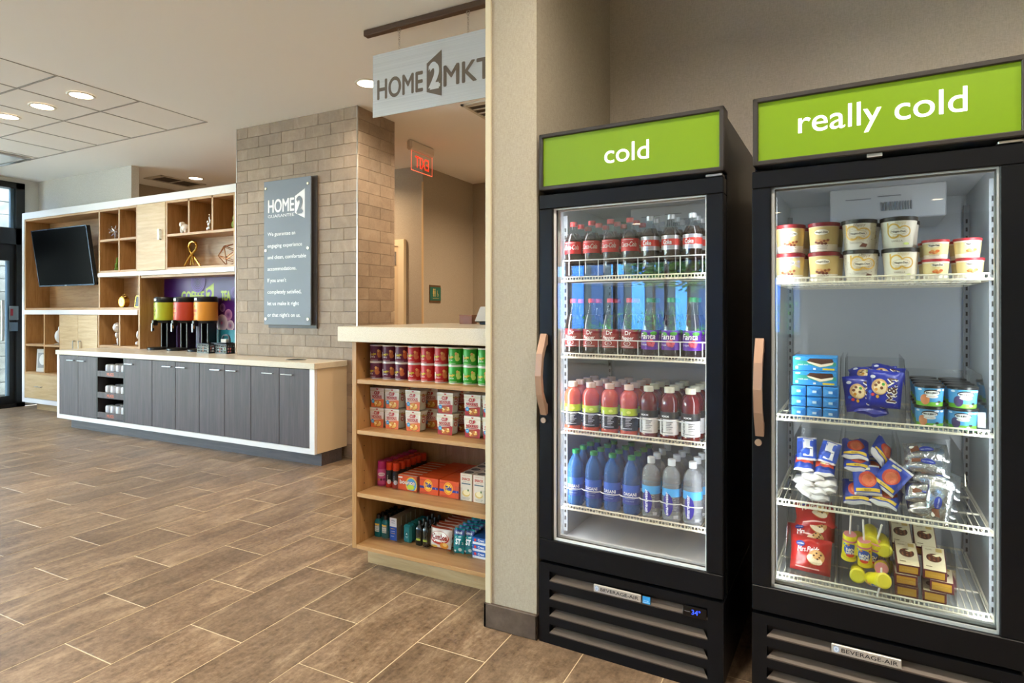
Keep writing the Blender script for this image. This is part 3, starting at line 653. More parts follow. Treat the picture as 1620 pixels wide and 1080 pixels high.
# ================================================================== snack shelving under the market counter
SY0, SY1, SX0, SX1 = 2.36, 2.845, -2.110, -1.2185
SZ = [.955, .699, .382, .120]          # upper faces of the boards
unit = thing('snack_shelving', 'open light oak snack shelving built in under the pale counter', 'shelving', (0, 0, 0))
MB().box(SX0, SX0+.028, SY0, SY1, .10, 1.144, b=.0015).build('side_panel', OAK, unit)
MB().box(SX1-.02, SX1, SY0+.002, SY1, .10, 1.144).build('side_panel', OAK, unit)
MB().box(SX0+.028, SX1-.02, SY1-.02, SY1, .10, 1.144).build('back_panel', OAK, unit)
for z in SZ[:3]: MB().box(SX0+.029, SX1-.021, SY0+.004, SY1-.021, z-.021, z, b=.0015).build('shelf_board', OAKH, unit)
MB().box(SX0+.028, SX1-.02, SY0, SY1-.02, .10, SZ[3], b=.0015).build('bottom_board', OAKH, unit)
MB().box(SX0+.03, SX1-.0, 2.446, 2.47, 0, .10).box(SX0+.03, SX0+.05, 2.47, SY1-.02, 0, .10).build('plinth', OAKP, unit)
h = MB()
for y in (2.42, 2.78):
    for k in range(30):
        z = .16 + .032*k
        if k % 2 == 0: h.cyl((SX0+.0275, y, z), .0028, .0012, 'x', 8)
h.build('pin_hole', DARK, unit)
ct = thing('counter_top', 'thick cream stone counter top over the snack shelving', 'counter top', (0, 0, 1.145))
MB().box(-2.185, -1.2185, 2.335, 3.30, 0, .077, b=.003).build('slab', QUARTZ, ct)
dk = thing('reception_desk', 'oak desk base carrying the rear half of the cream counter', 'desk', (0, 0, 0))
MB().box(-2.06, -1.2185, 2.90, 3.22, .08, 1.145).build('body', OAK, dk); MB().box(-2.02, -1.2185, 2.93, 3.2, 0, .08).build('plinth', GREYD, dk)

RIMW = P('can_rim_silver', '#d5d2cd', .3, .5); LIDC = P('clear_lid_white', '#e4dfd8', .4)
def crisp(col, dark, accent, nm):
    def make():
        o = MB().lathe([(.0365, 0), (.0375, .003), (.0375, .079), (.0365, .081)], 26).build('crisp_can', ink(col)); tag(o, nm, 'can', 'short crisp cans on the upper board')
        MB().lathe([(.0382, .079), (.0388, .081), (.0388, .085), (.034, .0855)], 26).build('lid', LIDC, o); MB().lathe([(.0378, -.0005), (.0384, .0), (.0384, .003), (.0378, .0035)], 26, caps=False).build('rim', RIMW, o)
        d = Decal().poly([(-.006, .07), (.030, .07), (.036, .02), (.010, .012)], dark)
        d.ell(.018, .044, .010, .016, accent, 14, rot=-.4).ell(.022, .03, .012, .009, accent, 14, rot=.5).ell(.014, .056, .006, .007, '#e9b26a', 12)
        d.text('Pringles', -.014, .034, .012, '#14120c', bold=.06, rot=.18, fit=.036).text('Pringles', -.014, .034, .012, '#f0cf2c', bold=.015, rot=.18, fit=.034)
        d.text({'#5e1434': 'BBQ', '#b8181c': 'Original', '#2c9a22': 'Sour Cream'}[col], -.014, .022, .007, '#f3ece4', fit=.022).rect(-.03, .008, .012, .0095, '#d9cfc6').rect(-.0365, .018, -.030, .05, '#e6dfd6', 2, 1)
        d.build('print', on_cyl(.0376), o, .00015); return o
    return Kind(make)
CK = [(crisp('#5e1434', '#7c2640', '#c4703c', 'maroon crisp can'), 'maroon crisp can'), (crisp('#b8181c', '#c94a34', '#d9744a', 'red crisp can'), 'red crisp can'), (crisp('#2c9a22', '#3fae2e', '#cfe07a', 'green crisp can'), 'green crisp can')]
PX = [-2.031, -1.951, -1.871, -1.792, -1.712, -1.632, -1.551, -1.469, -1.388]
for tier in (0, 1):
    for i, x in enumerate(PX):
        k, w_ = CK[i//3]
        k.put('%s, %s of its three from the left, %s layer' % (w_, ORD[i % 3], ('lower', 'upper')[tier]), (x*1.0, 2.464, SZ[0]+.0006+tier*.0862), (0, 0, R(17)+random.uniform(-.28, .2)))
# noodle cups in tapered card sleeves
CUPW = P('foam_cup', '#e3ddd0', .6)
def noodles(band, food, nm):
    def make():
        o = thing('noodle_cup', nm, 'noodle cup', group='noodle cups on the second board')
        wt, wb, hh, dp = .0465, .040, .101, .088
        s = MB(); s.add([(-wb, 0, 0), (wb, 0, 0), (wt, -.002, hh), (-wt, -.002, hh), (-wb, .0012, 0), (wb, .0012, 0), (wt, -.0008, hh), (-wt, -.0008, hh)], [(0, 1, 2, 3), (7, 6, 5, 4), (0, 4, 5, 1), (1, 5, 6, 2), (2, 6, 7, 3), (3, 7, 4, 0)])
        s.add([(-wt, -.002, hh), (wt, -.002, hh), (wt*.9, dp, hh), (-wt*.9, dp, hh), (-wt, -.002, hh-.001), (wt, -.002, hh-.001), (wt*.9, dp, hh-.001), (-wt*.9, dp, hh-.001)], [(0, 1, 2, 3), (7, 6, 5, 4), (0, 4, 5, 1), (1, 5, 6, 2), (2, 6, 7, 3), (3, 7, 4, 0)])
        sl = s.build('card_sleeve', CARD, o)
        cup = MB().lathe([(.033, .001), (.036, .004), (.0445, .088), (.0465, .09), (.0465, .096), (.044, .098)], 24, c=(0, .0475, 0)).build('cup', CUPW, o)
        q = Decal().text('CUP', .01, .06, .018, '#b9262c', bold=.04, rot=math.pi/2, fit=.045).text('NOODLES', .028, .052, .012, '#b9262c', bold=.03, rot=math.pi/2, fit=.055).rect(-.05, .074, .05, .079, '#c9b26a', 16, 1)
        q.build('cup_print', lambda u, v, l: ((.0365+.0095*v/.088+l)*math.cos(u/.04-.35), .0475+(.0365+.0095*v/.088+l)*math.sin(u/.04-.35), v), cup)
        d = Decal().rect(-.046, .090, .046, .0915, '#c9b26a', 1, 1).rect(-.0455, .084, .0455, .0855, '#c9b26a', 1, 1)
        d.poly([(-.040, 0), (.040, 0), (.0435, .044), (-.0425, .036)], band).ell(.004, .019, .027, .017, '#7a4a24', 18).ell(.004, .020, .025, .0155, food, 18)
        for j in range(9): a = j*.7; d.ell(.004+.016*math.cos(a*1.7), .020+.009*math.sin(a*2.3), .006, .0045, ['#e3bb62', '#c8762e', '#efd79a'][j % 3], 8)
        d.ell(-.027, .031, .0105, .0105, '#2f93c8', 16).rect(-.033, .0315, -.021, .033, '#d8eef8', 1, 1).rect(-.032, .028, -.022, .0293, '#d8eef8', 1, 1)
        d.poly([(-.006, .097), (.010, .097), (.006, .092), (.002, .0905), (-.002, .092)], '#b9262c')
        d.text('CUP', .0, .0665, .017, '#b9262c', bold=.045, fit=.036).text('NOODLES', .0, .0485, .0145, '#b9262c', bold=.035, fit=.064).rect(-.036, .0435, .036, .0465, ['#d8743a', '#8e1f26'][band == '#a32a30'], 1, 1).text('the original', -.022, .07, .004, '#b9262c', fit=.014)
        d.build('print', lambda u, v, l: (u, -.002*v/hh-l-.0001, v), sl, .00008); return o
    return Kind(make)
ka, kb = noodles('#d7683a', '#d8a24a', 'shrimp'), noodles('#a32a30', '#a85a2a', 'beef')
sc = 2.463/2.42
for gi, (k, xs, nm) in enumerate(((ka, (-1.9975, -1.9025), 'orange-band'), (ka, (-1.7745,), 'orange-band'), (kb, (-1.5875,), 'dark-red-band'), (kb, (-1.436, -1.337), 'dark-red-band'))):
    for j, x in enumerate(xs):
        for tier in (0, 1):
            for r_ in range(2):
                where = {0: ('at the far left', 'second from the left')[j], 1: 'in the middle-left pair', 2: 'in the middle-right pair', 3: ('second from the wall', 'at the wall')[j]}[gi]
                k.put('%s noodle cup %s, %s layer, %s' % (nm, where, ('lower', 'upper')[tier], ('front row', 'back row')[r_]), (x*sc + r_*.035 + random.uniform(-.001, .001), 2.463+.102*r_, SZ[1]+.0006+tier*.1035), (0, 0, R(random.uniform(-1, 1))))
def divider(x, y0, y1, z, h, label):
    o = thing('shelf_divider', label, 'divider', (x, y0, z)); MB().box(0, .0016, 0, y1-y0, 0, h).box(-.02, .022, 0, .0016, 0, h*.62).box(-.02, .022, 0, y1-y0, 0, .0014).build('panel', ACRYL, o)
# third board
Y3, Z3 = 2.50, SZ[2]+.0006; s3 = 2.5/2.42
def spray(body_c, cap_c, nm, r, hh, dec, band=None):
    def make():
        o = MB().lathe([(r*.9, 0), (r, .003), (r, hh*.66), (r*.93, hh*.69)], 22).build('spray_can', ink(body_c)); tag(o, nm, 'can', 'aerosol cans on the third board')
        MB().lathe([(r*.86, hh*.69), (r*.9, hh*.70), (r*.9, hh*.97), (r*.82, hh)], 20).build('cap', ink(cap_c, .35), o)
        dec.build('print', on_cyl(r+.0002), o); return o
    return Kind(make)
d = Decal().ell(0, .062, .02, .01, '#f2d5e2').text('shave', 0, .059, .007, '#7a2050', fit=.026).ell(-.014, .035, .006, .006, '#d98a3a', 12).ell(.0, .035, .006, .006, '#6a2a2a', 12).ell(.014, .035, .006, .006, '#7a2a66', 12).rect(-.08, .004, .08, .012, '#b02a6c', 20, 1)
kp = spray('#d0558e', '#b8246c', 'pink can', .0272, .128, d)
d = Decal().rect(-.063, .0, .063, .03, '#c4331c', 20, 1).ell(0, .03, .011, .012, '#eceae6').text('shave', -.006, .05, .007, '#e6e6e6', rot=math.pi/2, fit=.03)
ko = spray('#17181a', '#d23c14', 'black can', .0200, .128, d)
for i in range(6): kp.put('pink shaving can with magenta cap, %s from the front of its row' % ORD[i], (-2.0525, Y3+.03+.053*i, Z3), (0, 0, R(25)))
for j, x in enumerate((-1.935, -1.8945)):
    for i in range(6): ko.put('black can with orange cap, %s row, %s from the front' % (('left', 'right')[j], ORD[i]), (x*s3+.02*(i > 0)*0, Y3+.024+.048*i, Z3), (0, 0, R(25)))
def carton(nm, cat, group, sx, sy, sz, col, dec, top=None):
    def make():
        o = MB().box(-sx/2, sx/2, 0, sy, 0, sz, b=.0012).build(nm, ink(col, .5)); tag(o, nm, cat, group)
        if dec: dec.build('print', on_front(), o)
        if top: top.build('top_print', lambda u, v, l: (u, v, sz+l), o)
        return o
    return Kind(make)
d = Decal().ell(.026, .034, .036, .038, '#e8c83a').ell(.026, .034, .030, .032, '#4a9ad2').ell(.022, .022, .022, .014, '#b8d23a').text('bounce', .0, .034, .022, '#a03414', bold=.07, fit=.098).text('bounce', .0, .034, .022, '#f4ece2', bold=.03, fit=.094).rect(-.056, .062, -.03, .07, '#f4ece2').rect(-.0575, .0, .0575, .006, '#b8400e')
k_b = carton('dryer_sheet_box', 'box', 'orange dryer sheet boxes', .118, .042, .077, '#d9541a', d, Decal().rect(-.058, .002, .058, .014, '#efe4d6'))
d = Decal().rect(-.0555, .028, .0555, .040, '#25318e').ell(-.004, .045, .0265, .030, '#e9b42c').ell(-.004, .045, .022, .025, '#f0562a', ring=.8).ell(-.004, .045, .0185, .0215, '#f2c93a').text('Tide', -.004, .036, .022, '#1c2f88', bold=.05, shear=.15, fit=.040).text('2', .042, .0305, .007, '#e8ecf6').rect(-.052, .069, -.02, .0705, '#8a2a10').rect(-.052, .008, .0, .0095, '#8a2a10').rect(-.052, .004, -.01, .0055, '#8a2a10')
k_t = carton('detergent_box', 'box', 'orange detergent boxes', .1135, .045, .083, '#d8501c', d)
d = Decal().rect(-.0335, .0, -.0315, .13, '#b83a22', 1, 1).text('HUMMUS TO GO', 0, .118, .006, '#b9624a', fit=.044).text('SNACK', 0, .099, .0125, '#b8381f', bold=.04, fit=.048).text('for the road', 0, .090, .005, '#8a4a3a', fit=.036).rect(-.025, .079, .025, .085, '#5b6c78').ell(.0, .036, .022, .016, '#d9b96a').ell(.002, .040, .018, .013, '#efe0b4').ell(.012, .052, .004, .006, '#3e6a30', 10).rect(-.022, .014, .022, .0155, '#6a6460').rect(-.018, .008, .018, .0095, '#6a6460')
k_s = carton('snack_box', 'box', 'tall white snack boxes', .066, .062, .130, '#ded3c2', d, Decal().ell(0, .03, .024, .02, '#3c3532').text('SNACK', 0, .026, .008, '#ded3c2'))
for i in range(7): k_b.put('orange and white dryer sheet box, %s from the front' % ORD[i], (-1.8095*s3, Y3+.0428*i, Z3))
for j, x in enumerate((-1.681, -1.5655)):
    for i in range(7): k_t.put('orange detergent box, %s column, %s from the front' % (('left', 'right')[j], ORD[i]), (x*s3, Y3+.0458*i, Z3))
for j, x in enumerate((-1.470, -1.4005)):
    for i in range(5): k_s.put('tall white snack box, %s column, %s from the front' % (('left', 'right')[j], ORD[i]), (x*s3, Y3+.0628*i, Z3))
k_bl = carton('blue_carton', 'box', None, .09, .06, .105, '#2f7fc4', Decal().rect(-.045, .05, .045, .06, '#e8eef4'))
k_bl.put('light blue carton at the right end of the third board', (-1.303, Y3+.004, Z3))
for i, (x, l) in enumerate(((-1.871, 'clear divider between the spray cans and dryer sheet boxes'), (-1.745, 'clear divider between dryer sheet boxes and detergent boxes'), (-1.5045, 'clear divider between detergent boxes and snack boxes'), (-1.3645, 'clear divider at the right end of the snack boxes'))): divider(x*s3-.0008, Y3-.012, SY1-.03, Z3, .105 if i != 1 else .125, l)
# lowest board
Y4, Z4 = 2.488, SZ[3]+.0006; s4 = 2.488/2.42
def rbottle(nm, cat, group, sx, sy, hz, hcap, mat, capmat, dec, neck=.011):
    """flat rounded bottle: body, label print, cap"""
    def make():
        n = 20; ring = lambda a, b, z: [(a*math.copysign(abs(math.cos(t))**.6, math.cos(t)), sy+b*math.copysign(abs(math.sin(t))**.6, math.sin(t)), z) for t in (2*math.pi*i/n for i in range(n))]
        v = []; lv = [(.9, 0), (1, .004), (1, hz*.62), (.92, hz*.72), (.45, hz*.8), (.40, hz*.82)]
        for k, z in lv: v += ring(sx*k, sy*k, z)
        o = MB().add(v, [(j*n+i, j*n+(i+1) % n, (j+1)*n+(i+1) % n, (j+1)*n+i) for j in range(len(lv)-1) for i in range(n)], 0, True).add(v[:n], [list(range(n))[::-1]]).add(v[-n:], [list(range(n))]).build(nm, mat); tag(o, nm, cat, group)
        MB().lathe([(neck, hz*.81), (neck, hz*.985), (neck*.85, hz)], 16, c=(0, sy, 0)).build('cap', capmat, o)
        if dec: dec.build('print', lambda u, v_, l: (u, sy*(1-math.sqrt(max(0, 1-min(1, abs(u)/sx)**3)))*.9-l-.0006, v_), o)
        return o
    return Kind(make)
d = Decal().rect(-.021, .028, .021, .062, '#cfe0dc').rect(-.021, .062, .021, .070, '#e2c23a').text('Listerine', 0, .0565, .006, '#1f3a44', bold=.04, fit=.036).text('cool', 0, .044, .008, '#1d8a90', fit=.02).rect(-.016, .034, .016, .036, '#2f8f94')
k_m = rbottle('mouthwash_bottle', 'bottle', 'teal mouthwash bottles', .0225, .016, .116, .02, P('mouthwash_teal', '#0f6f78', .1, coat=.4), P('cap_black_clear', '#26282a', .15), d)
for j, x in enumerate((-2.0, -1.954)):
    for i in range(5): k_m.put('small teal mouthwash bottle, %s column, %s from the front' % (('left', 'right')[j], ORD[i]), (x*s4, Y4+.035*i, Z4))
d = Decal().rect(-.022, .0, .022, .07, '#2058b8').rect(-.022, .07, .022, .115, '#dfe6ec').text('Alka', 0, .098, .008, '#39506a', fit=.024).text('tablets', 0, .088, .005, '#39506a', fit=.022).rect(-.014, .058, .01, .0605, '#e8c04a').rect(-.014, .045, .012, .047, '#cfe0f2').rect(-.014, .035, .012, .037, '#e8c04a').rect(-.014, .02, .006, .022, '#cfe0f2')
k_a = carton('tablet_box', 'box', 'blue and white tablet boxes', .0435, .04, .116, '#8d7f6c', d)
for i in range(6): k_a.put('slim blue and white tablet box, %s from the front' % ORD[i], (-1.896*s4, Y4+.0408*i, Z4))
def soap_make():
    o = MB().box(-.025, .025, 0, .026, 0, .092, b=.010).build('soap_pack', P('teal_pack', '#0f6f78', .35)); tag(o, 'teal', 'soap pack', 'teal soap packs')
    Decal().ell(0, .046, .008, .012, '#0c4f58').text('A', 0, .042, .010, '#d8e8e8', bold=.03).rect(-.008, .033, .008, .0345, '#d8e8e8').rect(-.006, .028, .006, .0292, '#d8e8e8').build('print', on_front(), o); return o
k_so = Kind(soap_make)
for i in range(6): k_so.put('rounded teal soap pack, %s from the front' % ORD[i], (-1.813*s4, Y4+.0275*i, Z4))
d = Decal().rect(-.014, .026, .014, .036, '#a9b23a').rect(-.01, .04, .01, .0415, '#8d8d84')
k_d = rbottle('lotion_bottle', 'bottle', 'dark pump bottles', .0205, .017, .122, .02, P('dark_glass', '#121a16', .1, coat=.4), P('cap_dark', '#1e211f', .3), d, .008)
for j, x in enumerate((-1.7445, -1.704)):
    for i in range(4): k_d.put('dark slim pump bottle, %s column, %s from the front' % (('left', 'right')[j], ORD[i]), (x*s4, Y4+.037*i, Z4))
# pillow bags
def wrinkle(u, v, w_, h_, ph): return .08*math.sin(u/w_*13+ph)*math.sin(v/h_*7+ph*1.7) + .06*math.sin(u/w_*5-v/h_*11+ph)
def bag(nm, cat, group, w_, h_, t_, mat, dec, endmat=None, ph=0., pinch=.10, sides=False):
    """sealed pouch standing on its lower seal; z up, front faces -y"""
    def surf(u, v, sgn):
        a, b = max(-1, min(1, 2*u/w_)), max(-1, min(1, 2*(v-h_/2)/h_)); q = max(0, 1-abs(a)**2.6)*max(0, 1-abs(b)**3)
        k = 1 - pinch*(1-min(1, (1-abs(b))*4)); y = sgn*t_/2*(q**.5)*(1+wrinkle(u, v, w_, h_, ph)*1.6) + .004*math.sin(u/w_*9+ph)*abs(b)**4
        return (u*(1 - .10*q), y, v)
    def make():
        n, m_ = 14, 14; mb = MB()
        for sgn in (-1, 1):
            vs = [surf(w_*(i/n-.5), h_*j/m_, sgn) for j in range(m_+1) for i in range(n+1)]
            fs = [(j*(n+1)+i, j*(n+1)+i+1, (j+1)*(n+1)+i+1, (j+1)*(n+1)+i) for j in range(m_) for i in range(n)]
            for q, f_ in enumerate(fs): mb.add([vs[x] for x in f_], [(0, 1, 2, 3) if sgn < 0 else (3, 2, 1, 0)], 1 if endmat and (q//n in (0, m_-1)) else 0, True)
        # weld
        key = {}; vv, mp = [], []
        for p in mb.v:
            k = tuple(round(c*20000) for c in p)
            if k not in key: key[k] = len(vv); vv.append(p)
            mp.append(key[k])
        mb.v = vv; mb.f = [[mp[i] for i in f_] for f_ in mb.f]
        keep = [i for i, f_ in enumerate(mb.f) if len(set(f_)) > 2]; mb.f = [list(dict.fromkeys(mb.f[i])) for i in keep]; mb.m = [mb.m[i] for i in keep]; mb.s = [mb.s[i] for i in keep]
        o = mb.build(nm, [mat, endmat or mat]); tag(o, nm, cat, group)
        if dec: dec.build('print', lambda u, v, l: (lambda p: (p[0], p[1]-l-.0006, p[2]))(surf(u, v, -1)), o)
        if dec and sides: dec.build('back_print', lambda u, v, l: (lambda p: (p[0], p[1]+l+.0006, p[2]))(surf(-u, v, 1)), o)
        return o
    return Kind(make)
d = Decal().ell(.0, .055, .056, .032, '#b5301f').ell(.0, .058, .052, .027, '#f0e6da').text('Combos', 0, .047, .026, '#8f1d16', bold=.05, fit=.096).rect(-.03, .031, .03, .036, '#c8452c').ell(.03, .02, .024, .015, '#d98a2e').ell(.036, .026, .012, .009, '#efc46a').ell(-.03, .012, .02, .006, '#e0b04a')
k_c = bag('pretzel_bag', 'snack bag', 'white and red pretzel bags', .128, .105, .035, P('bag_white', '#e2d6cb', .3), d, P('bag_rust', '#9c3b1e', .35))
for i in range(7): k_c.put('white snack bag with red lettering, %s from the front' % ORD[i], (-1.627*s4+.004*(i % 2), Y4+.02+.038*i, Z4), (R(-7), 0, R(random.uniform(-5, 5))))
d = Decal().rect(-.03, .088, .03, .112, '#233a7c').text('Schick', 0, .094, .012, '#e8ecf2', bold=.03, fit=.04).text('ST', .0, .045, .026, '#e9f0f0', bold=.05, fit=.034).text('2', .024, .045, .012, '#e9f0f0').rect(-.028, .036, .028, .0385, '#24346c').ell(.012, .02, .01, .008, '#bcd2cf').poly([(-.02, .072), (.016, .080), (.018, .084), (-.018, .078)], '#bfe0dc').ell(-.016, .012, .006, .005, '#e8f0f0')
k_r = bag('razor_pack', 'razor pack', 'teal razor packs', .062, .118, .022, P('pack_teal', '#0f7d84', .25), d)
for j, x in enumerate((-1.519, -1.4705)):
    for i in range(5): k_r.put('teal hanging razor pack, %s column, %s from the front' % (('left', 'right')[j], ORD[i]), (x*s4, Y4+.014+.04*i+.012*j, Z4), (R(-6), 0, R(random.uniform(-4, 4))))
d = Decal().rect(-.08, .0, .08, .011, '#e6eaf0').ell(-.066, .020, .007, .007, '#d33a3a', 12).text('Crest', -.034, .016, .011, '#eef4fb', bold=.04, fit=.036).rect(.0, .013, .06, .027, '#3f86d6').rect(.01, .019, .05, .021, '#dfeaf6')
k_cr = carton('toothpaste_box', 'box', 'stacked toothpaste boxes', .165, .046, .0325, '#1f5fb4', d)
for r_ in range(3):
    for tier in range(3): k_cr.put('blue toothpaste box, %s of its stack, %s stack from front' % (('lowest', 'middle', 'topmost')[tier], ORD[r_]), (-1.438*s4+.0825, Y4+.002+.047*r_, Z4+tier*.0329))
for x, l in ((-1.934, 'clear divider between mouthwash and the tablet boxes'), (-1.858, 'clear divider between tablet boxes and teal soap packs'), (-1.6905, 'clear divider between dark bottles and snack bags'), (-1.5515, 'clear divider between the snack bags and razor packs'), (-1.4395, 'clear divider between razor packs and toothpaste boxes')): divider(x*s4, Y4-.012, SY1-.04, Z4, .075, l)
# ================================================================== coffee counter
K0, K1, KY, KB = -7.59, -3.715, 3.705, 4.085
SEAT = .868
kc = thing('coffee_cabinet', 'long low white framed cabinet with grey wood doors', 'cabinet', (0, 0, 0))
f = MB(); f.box(K0, K0+.045, KY, KB, .11, SEAT-.052); f.box(K1-.055, K1, KY, KB, .11, SEAT-.052); f.box(K0+.045, K1-.055, KY, KB, .11, .155)
f.build('frame', WHITE, kc)
MB().box(K0+.045, K1-.055, KY+.36, KB, .155, SEAT-.055).build('back_panel', GREYW, kc)
MB().box(K1-.0005, K1+.004, KY+.03, KB, .112, SEAT-.054).build('end_panel', P('cream_end_panel', '#d9c3a3', .5), kc)
MB().box(K0+.13, K1-.0, 3.785, KB-.06, 0, .11).build('toe_kick', GREYD, kc)
DX = [-7.545, -7.183, -6.840]; DX2 = [-6.340, -5.886, -5.524, -5.173, -4.822, -4.477, -4.128, -3.772]
def cab_door(x0, x1, hx):
    d = MB().box(x0+.0025, x1-.0025, KY+.004, KY+.024, .158, SEAT-.056, b=.001).build('door', GREYW, kc)
    h = MB(); h.tube([(hx-.066, KY-.018, .762), (hx+.066, KY-.018, .762)], .0045, 8)
    for s_ in (-.05, .05): h.tube([(hx+s_, KY-.018, .762), (hx+s_, KY+.006, .762)], .004, 6)
    h.build('handle', STEEL, d)
cab_door(DX[0], DX[1], -7.30); cab_door(DX[1], DX[2], -7.095)
for i in range(7): cab_door(DX2[i], DX2[i+1], [-6.24, -5.63, -5.42, -4.93, -4.71, -4.25, -4.02][i])
for x in (DX[2], DX2[0]-.02): MB().box(x, x+.02, KY+.005, KY+.36, .158, SEAT-.056).build('bay_side', P('bay_dark_wood', '#2c2726', .5), kc)
for z in (.645, .42, .208):
    s = MB().box(DX[2]+.021, DX2[0]-.021, KY+.03, KY+.355, z-.012, z).box(DX[2]+.003, DX2[0]-.003, KY+.006, KY+.024, z-.036, z+.024, b=.001).build('pull_out_shelf', GREYW, kc)
    Decal().text('MUGS', (DX[2]+DX2[0])/2+.0, z-.022, .032, '#c8562a', bold=.02, fit=.12).build('lettering', on_front(0, KY+.006), s, .0006)
mugw = P('mug_ceramic', '#e8e6e4', .2)
def mk_mug():
    o = MB().lathe([(.034, 0), (.039, .004), (.0415, .02), (.0415, .07), (.038, .084), (.03, .088)], 20).build('mug', mugw); tag(o, 'mug', 'mug', 'white mugs in the pull-out shelves')
    MB().tube([(.04, 0, .065), (.062, .0, .06), (.068, 0, .042), (.058, 0, .025), (.04, 0, .02)], .005, 6).build('handle', mugw, o); return o
k_mug = Kind(mk_mug)
for si, z in enumerate((.645, .42, .208)):
    for r_ in range(3):
        for i in range(4): k_mug.put('white mug, %s shelf, %s row, %s from the left' % (('upper', 'middle', 'lower')[si], ('front', 'second', 'back')[r_], ORD[i]), (-6.745+.094*i, KY+.09+.095*r_, z+.0006), (0, 0, R(45+random.uniform(-5, 5))))
top = thing('coffee_counter_top', 'cream stone counter top of the coffee counter', 'counter top', (0, 0, SEAT-.05))
MB().box(K0-.012, K1+.012, KY-.012, 4.084, 0, .05, b=.003).box(K0-.012, -5.15, 4.084, 4.192, 0, .05).box(-6.882, -5.15, 4.192, 4.48, 0, .05).build('slab', QUARTZ, top)
gr = thing('waste_ring', 'round black waste opening with steel rim in the counter top', 'waste chute', (-4.13, 3.90, SEAT)); MB().lathe([(.075, .0), (.085, .0), (.087, .004), (.075, .005)], 28, caps=False).build('rim', STEEL, gr); MB().lathe([(0, .0012), (.075, .0012)], 28, caps=False).build('opening', DARK, gr)

# ================================================================== display shelving
BX0, BX1, BY0, BY1, BT = -9.438, -5.281, 4.20, 4.495, 2.599  # shelving and its contents scaled up about the camera; results baked into plain numbers
bk = thing('display_shelving', 'long oak display shelving with white bands and open cubbies', 'shelving', (0, 0, 0))
wb = MB(); wb.box(BX0, BX1, BY0-.006, BY1, BT-.085, BT, b=.002); wb.box(BX0, BX0+.055, BY0-.006, BY1, .098, BT-.085); wb.box(BX1-.014, BX1, BY0-.006, BY0+.05, SEAT, BT-.085); wb.box(BX0+.055, -7.805, BY0-.006, BY1, .098, .155)
wb.build('white_frame', WHITE, bk)
MB().box(BX0+.055, -6.917, BY0-.012, BY1, 1.257, 1.315, b=.002).build('white_band', WHITE, bk)
MB().box(-7.697, BX1-.014, BY0-.012, BY1, 1.706, 1.754, b=.002).build('white_band', WHITE, bk)
MB().box(-9.243, -7.805, 4.275, 4.46, 0, .098).build('toe_kick', OAKP, bk)
MB().box(BX0+.055, -6.881, BY1-.015, BY1, .155, BT-.085).box(-6.881, BX1, BY1-.015, BY1, 1.754, BT-.085).build('back_panel', OAKH, bk)
T = .026
def up(x, z0, z1, y0=BY0): MB().box(x-T/2, x+T/2, y0, BY1-.016, z0, z1).build('upright', OAK, bk)
def bd(x0, x1, z, y0=BY0): MB().box(x0, x1, y0+.002, BY1-.016, z-T/2, z+T/2).build('shelf_board', OAKH, bk)
up(BX0+.055+T/2, 1.315, BT-.085); bd(BX0+.055+T, -7.702, BT-.098); bd(BX0+.055+T, -7.702, 1.329)
up(-7.684, 1.754, BT-.085); up(-7.684, 1.315, 1.706); up(-7.287, 1.754, BT-.085); up(-6.948, 1.754, BT-.085)
bd(-7.671, -6.961, 2.140); bd(-7.671, -6.961, BT-.098); bd(-7.671, -6.961, 1.767)
up(-6.408, 1.754, BT-.085); up(-6.031, 2.147, BT-.085, BY0+.002); up(-5.652, 2.147, BT-.085, BY0+.002); up(BX1-.03, 1.754, BT-.085)
bd(-6.395, BX1-.044, 2.134); bd(-6.395, BX1-.044, BT-.098); bd(-6.395, BX1-.044, 1.767)
up(-6.903, SEAT, 1.706); bd(-7.671, -6.917, 1.329)
MB().box(-6.890, BX1-.014, BY0+.01, BY1-.015, 1.678, 1.705).build('soffit_board', OAKH, bk)
dd = MB().box(-6.932, -6.424, BY0-.004, BY0+.016, 1.760, BT-.088, b=.001).build('door', OAKP, bk)
h = MB(); h.box(-6.516, -6.496, BY0-.032, BY0-.026, 2.093, 2.206); h.box(-6.516, -6.496, BY0-.03, BY0, 2.093, 2.101); h.box(-6.516, -6.496, BY0-.03, BY0, 2.198, 2.206); h.build('handle', STEEL, dd)
# lower left cubbies, drawer, doors
up(BX0+.055+T/2, .155, 1.257); up(-8.906, .499, 1.257); up(-8.543, .155, 1.257); bd(BX0+.055+T, -8.555, .856); bd(BX0+.055+T, -8.555, .487)
dr = MB().box(BX0+.058, -8.534, BY0-.004, BY0+.016, .160, .473, b=.001).build('drawer', OAKP, bk)
h = MB(); h.tube([(-9.079, BY0-.03, .319), (-8.925, BY0-.03, .319)], .005, 8)
for x in (-9.058, -8.945): h.tube([(x, BY0-.03, .319), (x, BY0, .319)], .004, 6)
h.build('handle', STEEL, dr)
for a_, b_, hx in ((-8.529, -8.133, -8.195), (-8.129, -7.715, -8.072)):
    q = MB().box(a_, b_, BY0-.004, BY0+.016, .160, 1.252, b=.001).build('door', OAKP, bk)
    h = MB(); h.box(hx-.008, hx+.008, BY0-.032, BY0-.026, .828, .935); h.box(hx-.008, hx+.008, BY0-.03, BY0, .927, .935); h.build('handle', STEEL, q)
up(-7.697, .155, 1.257); up(-7.276, .879, 1.257); bd(-7.682, -6.917, .881)
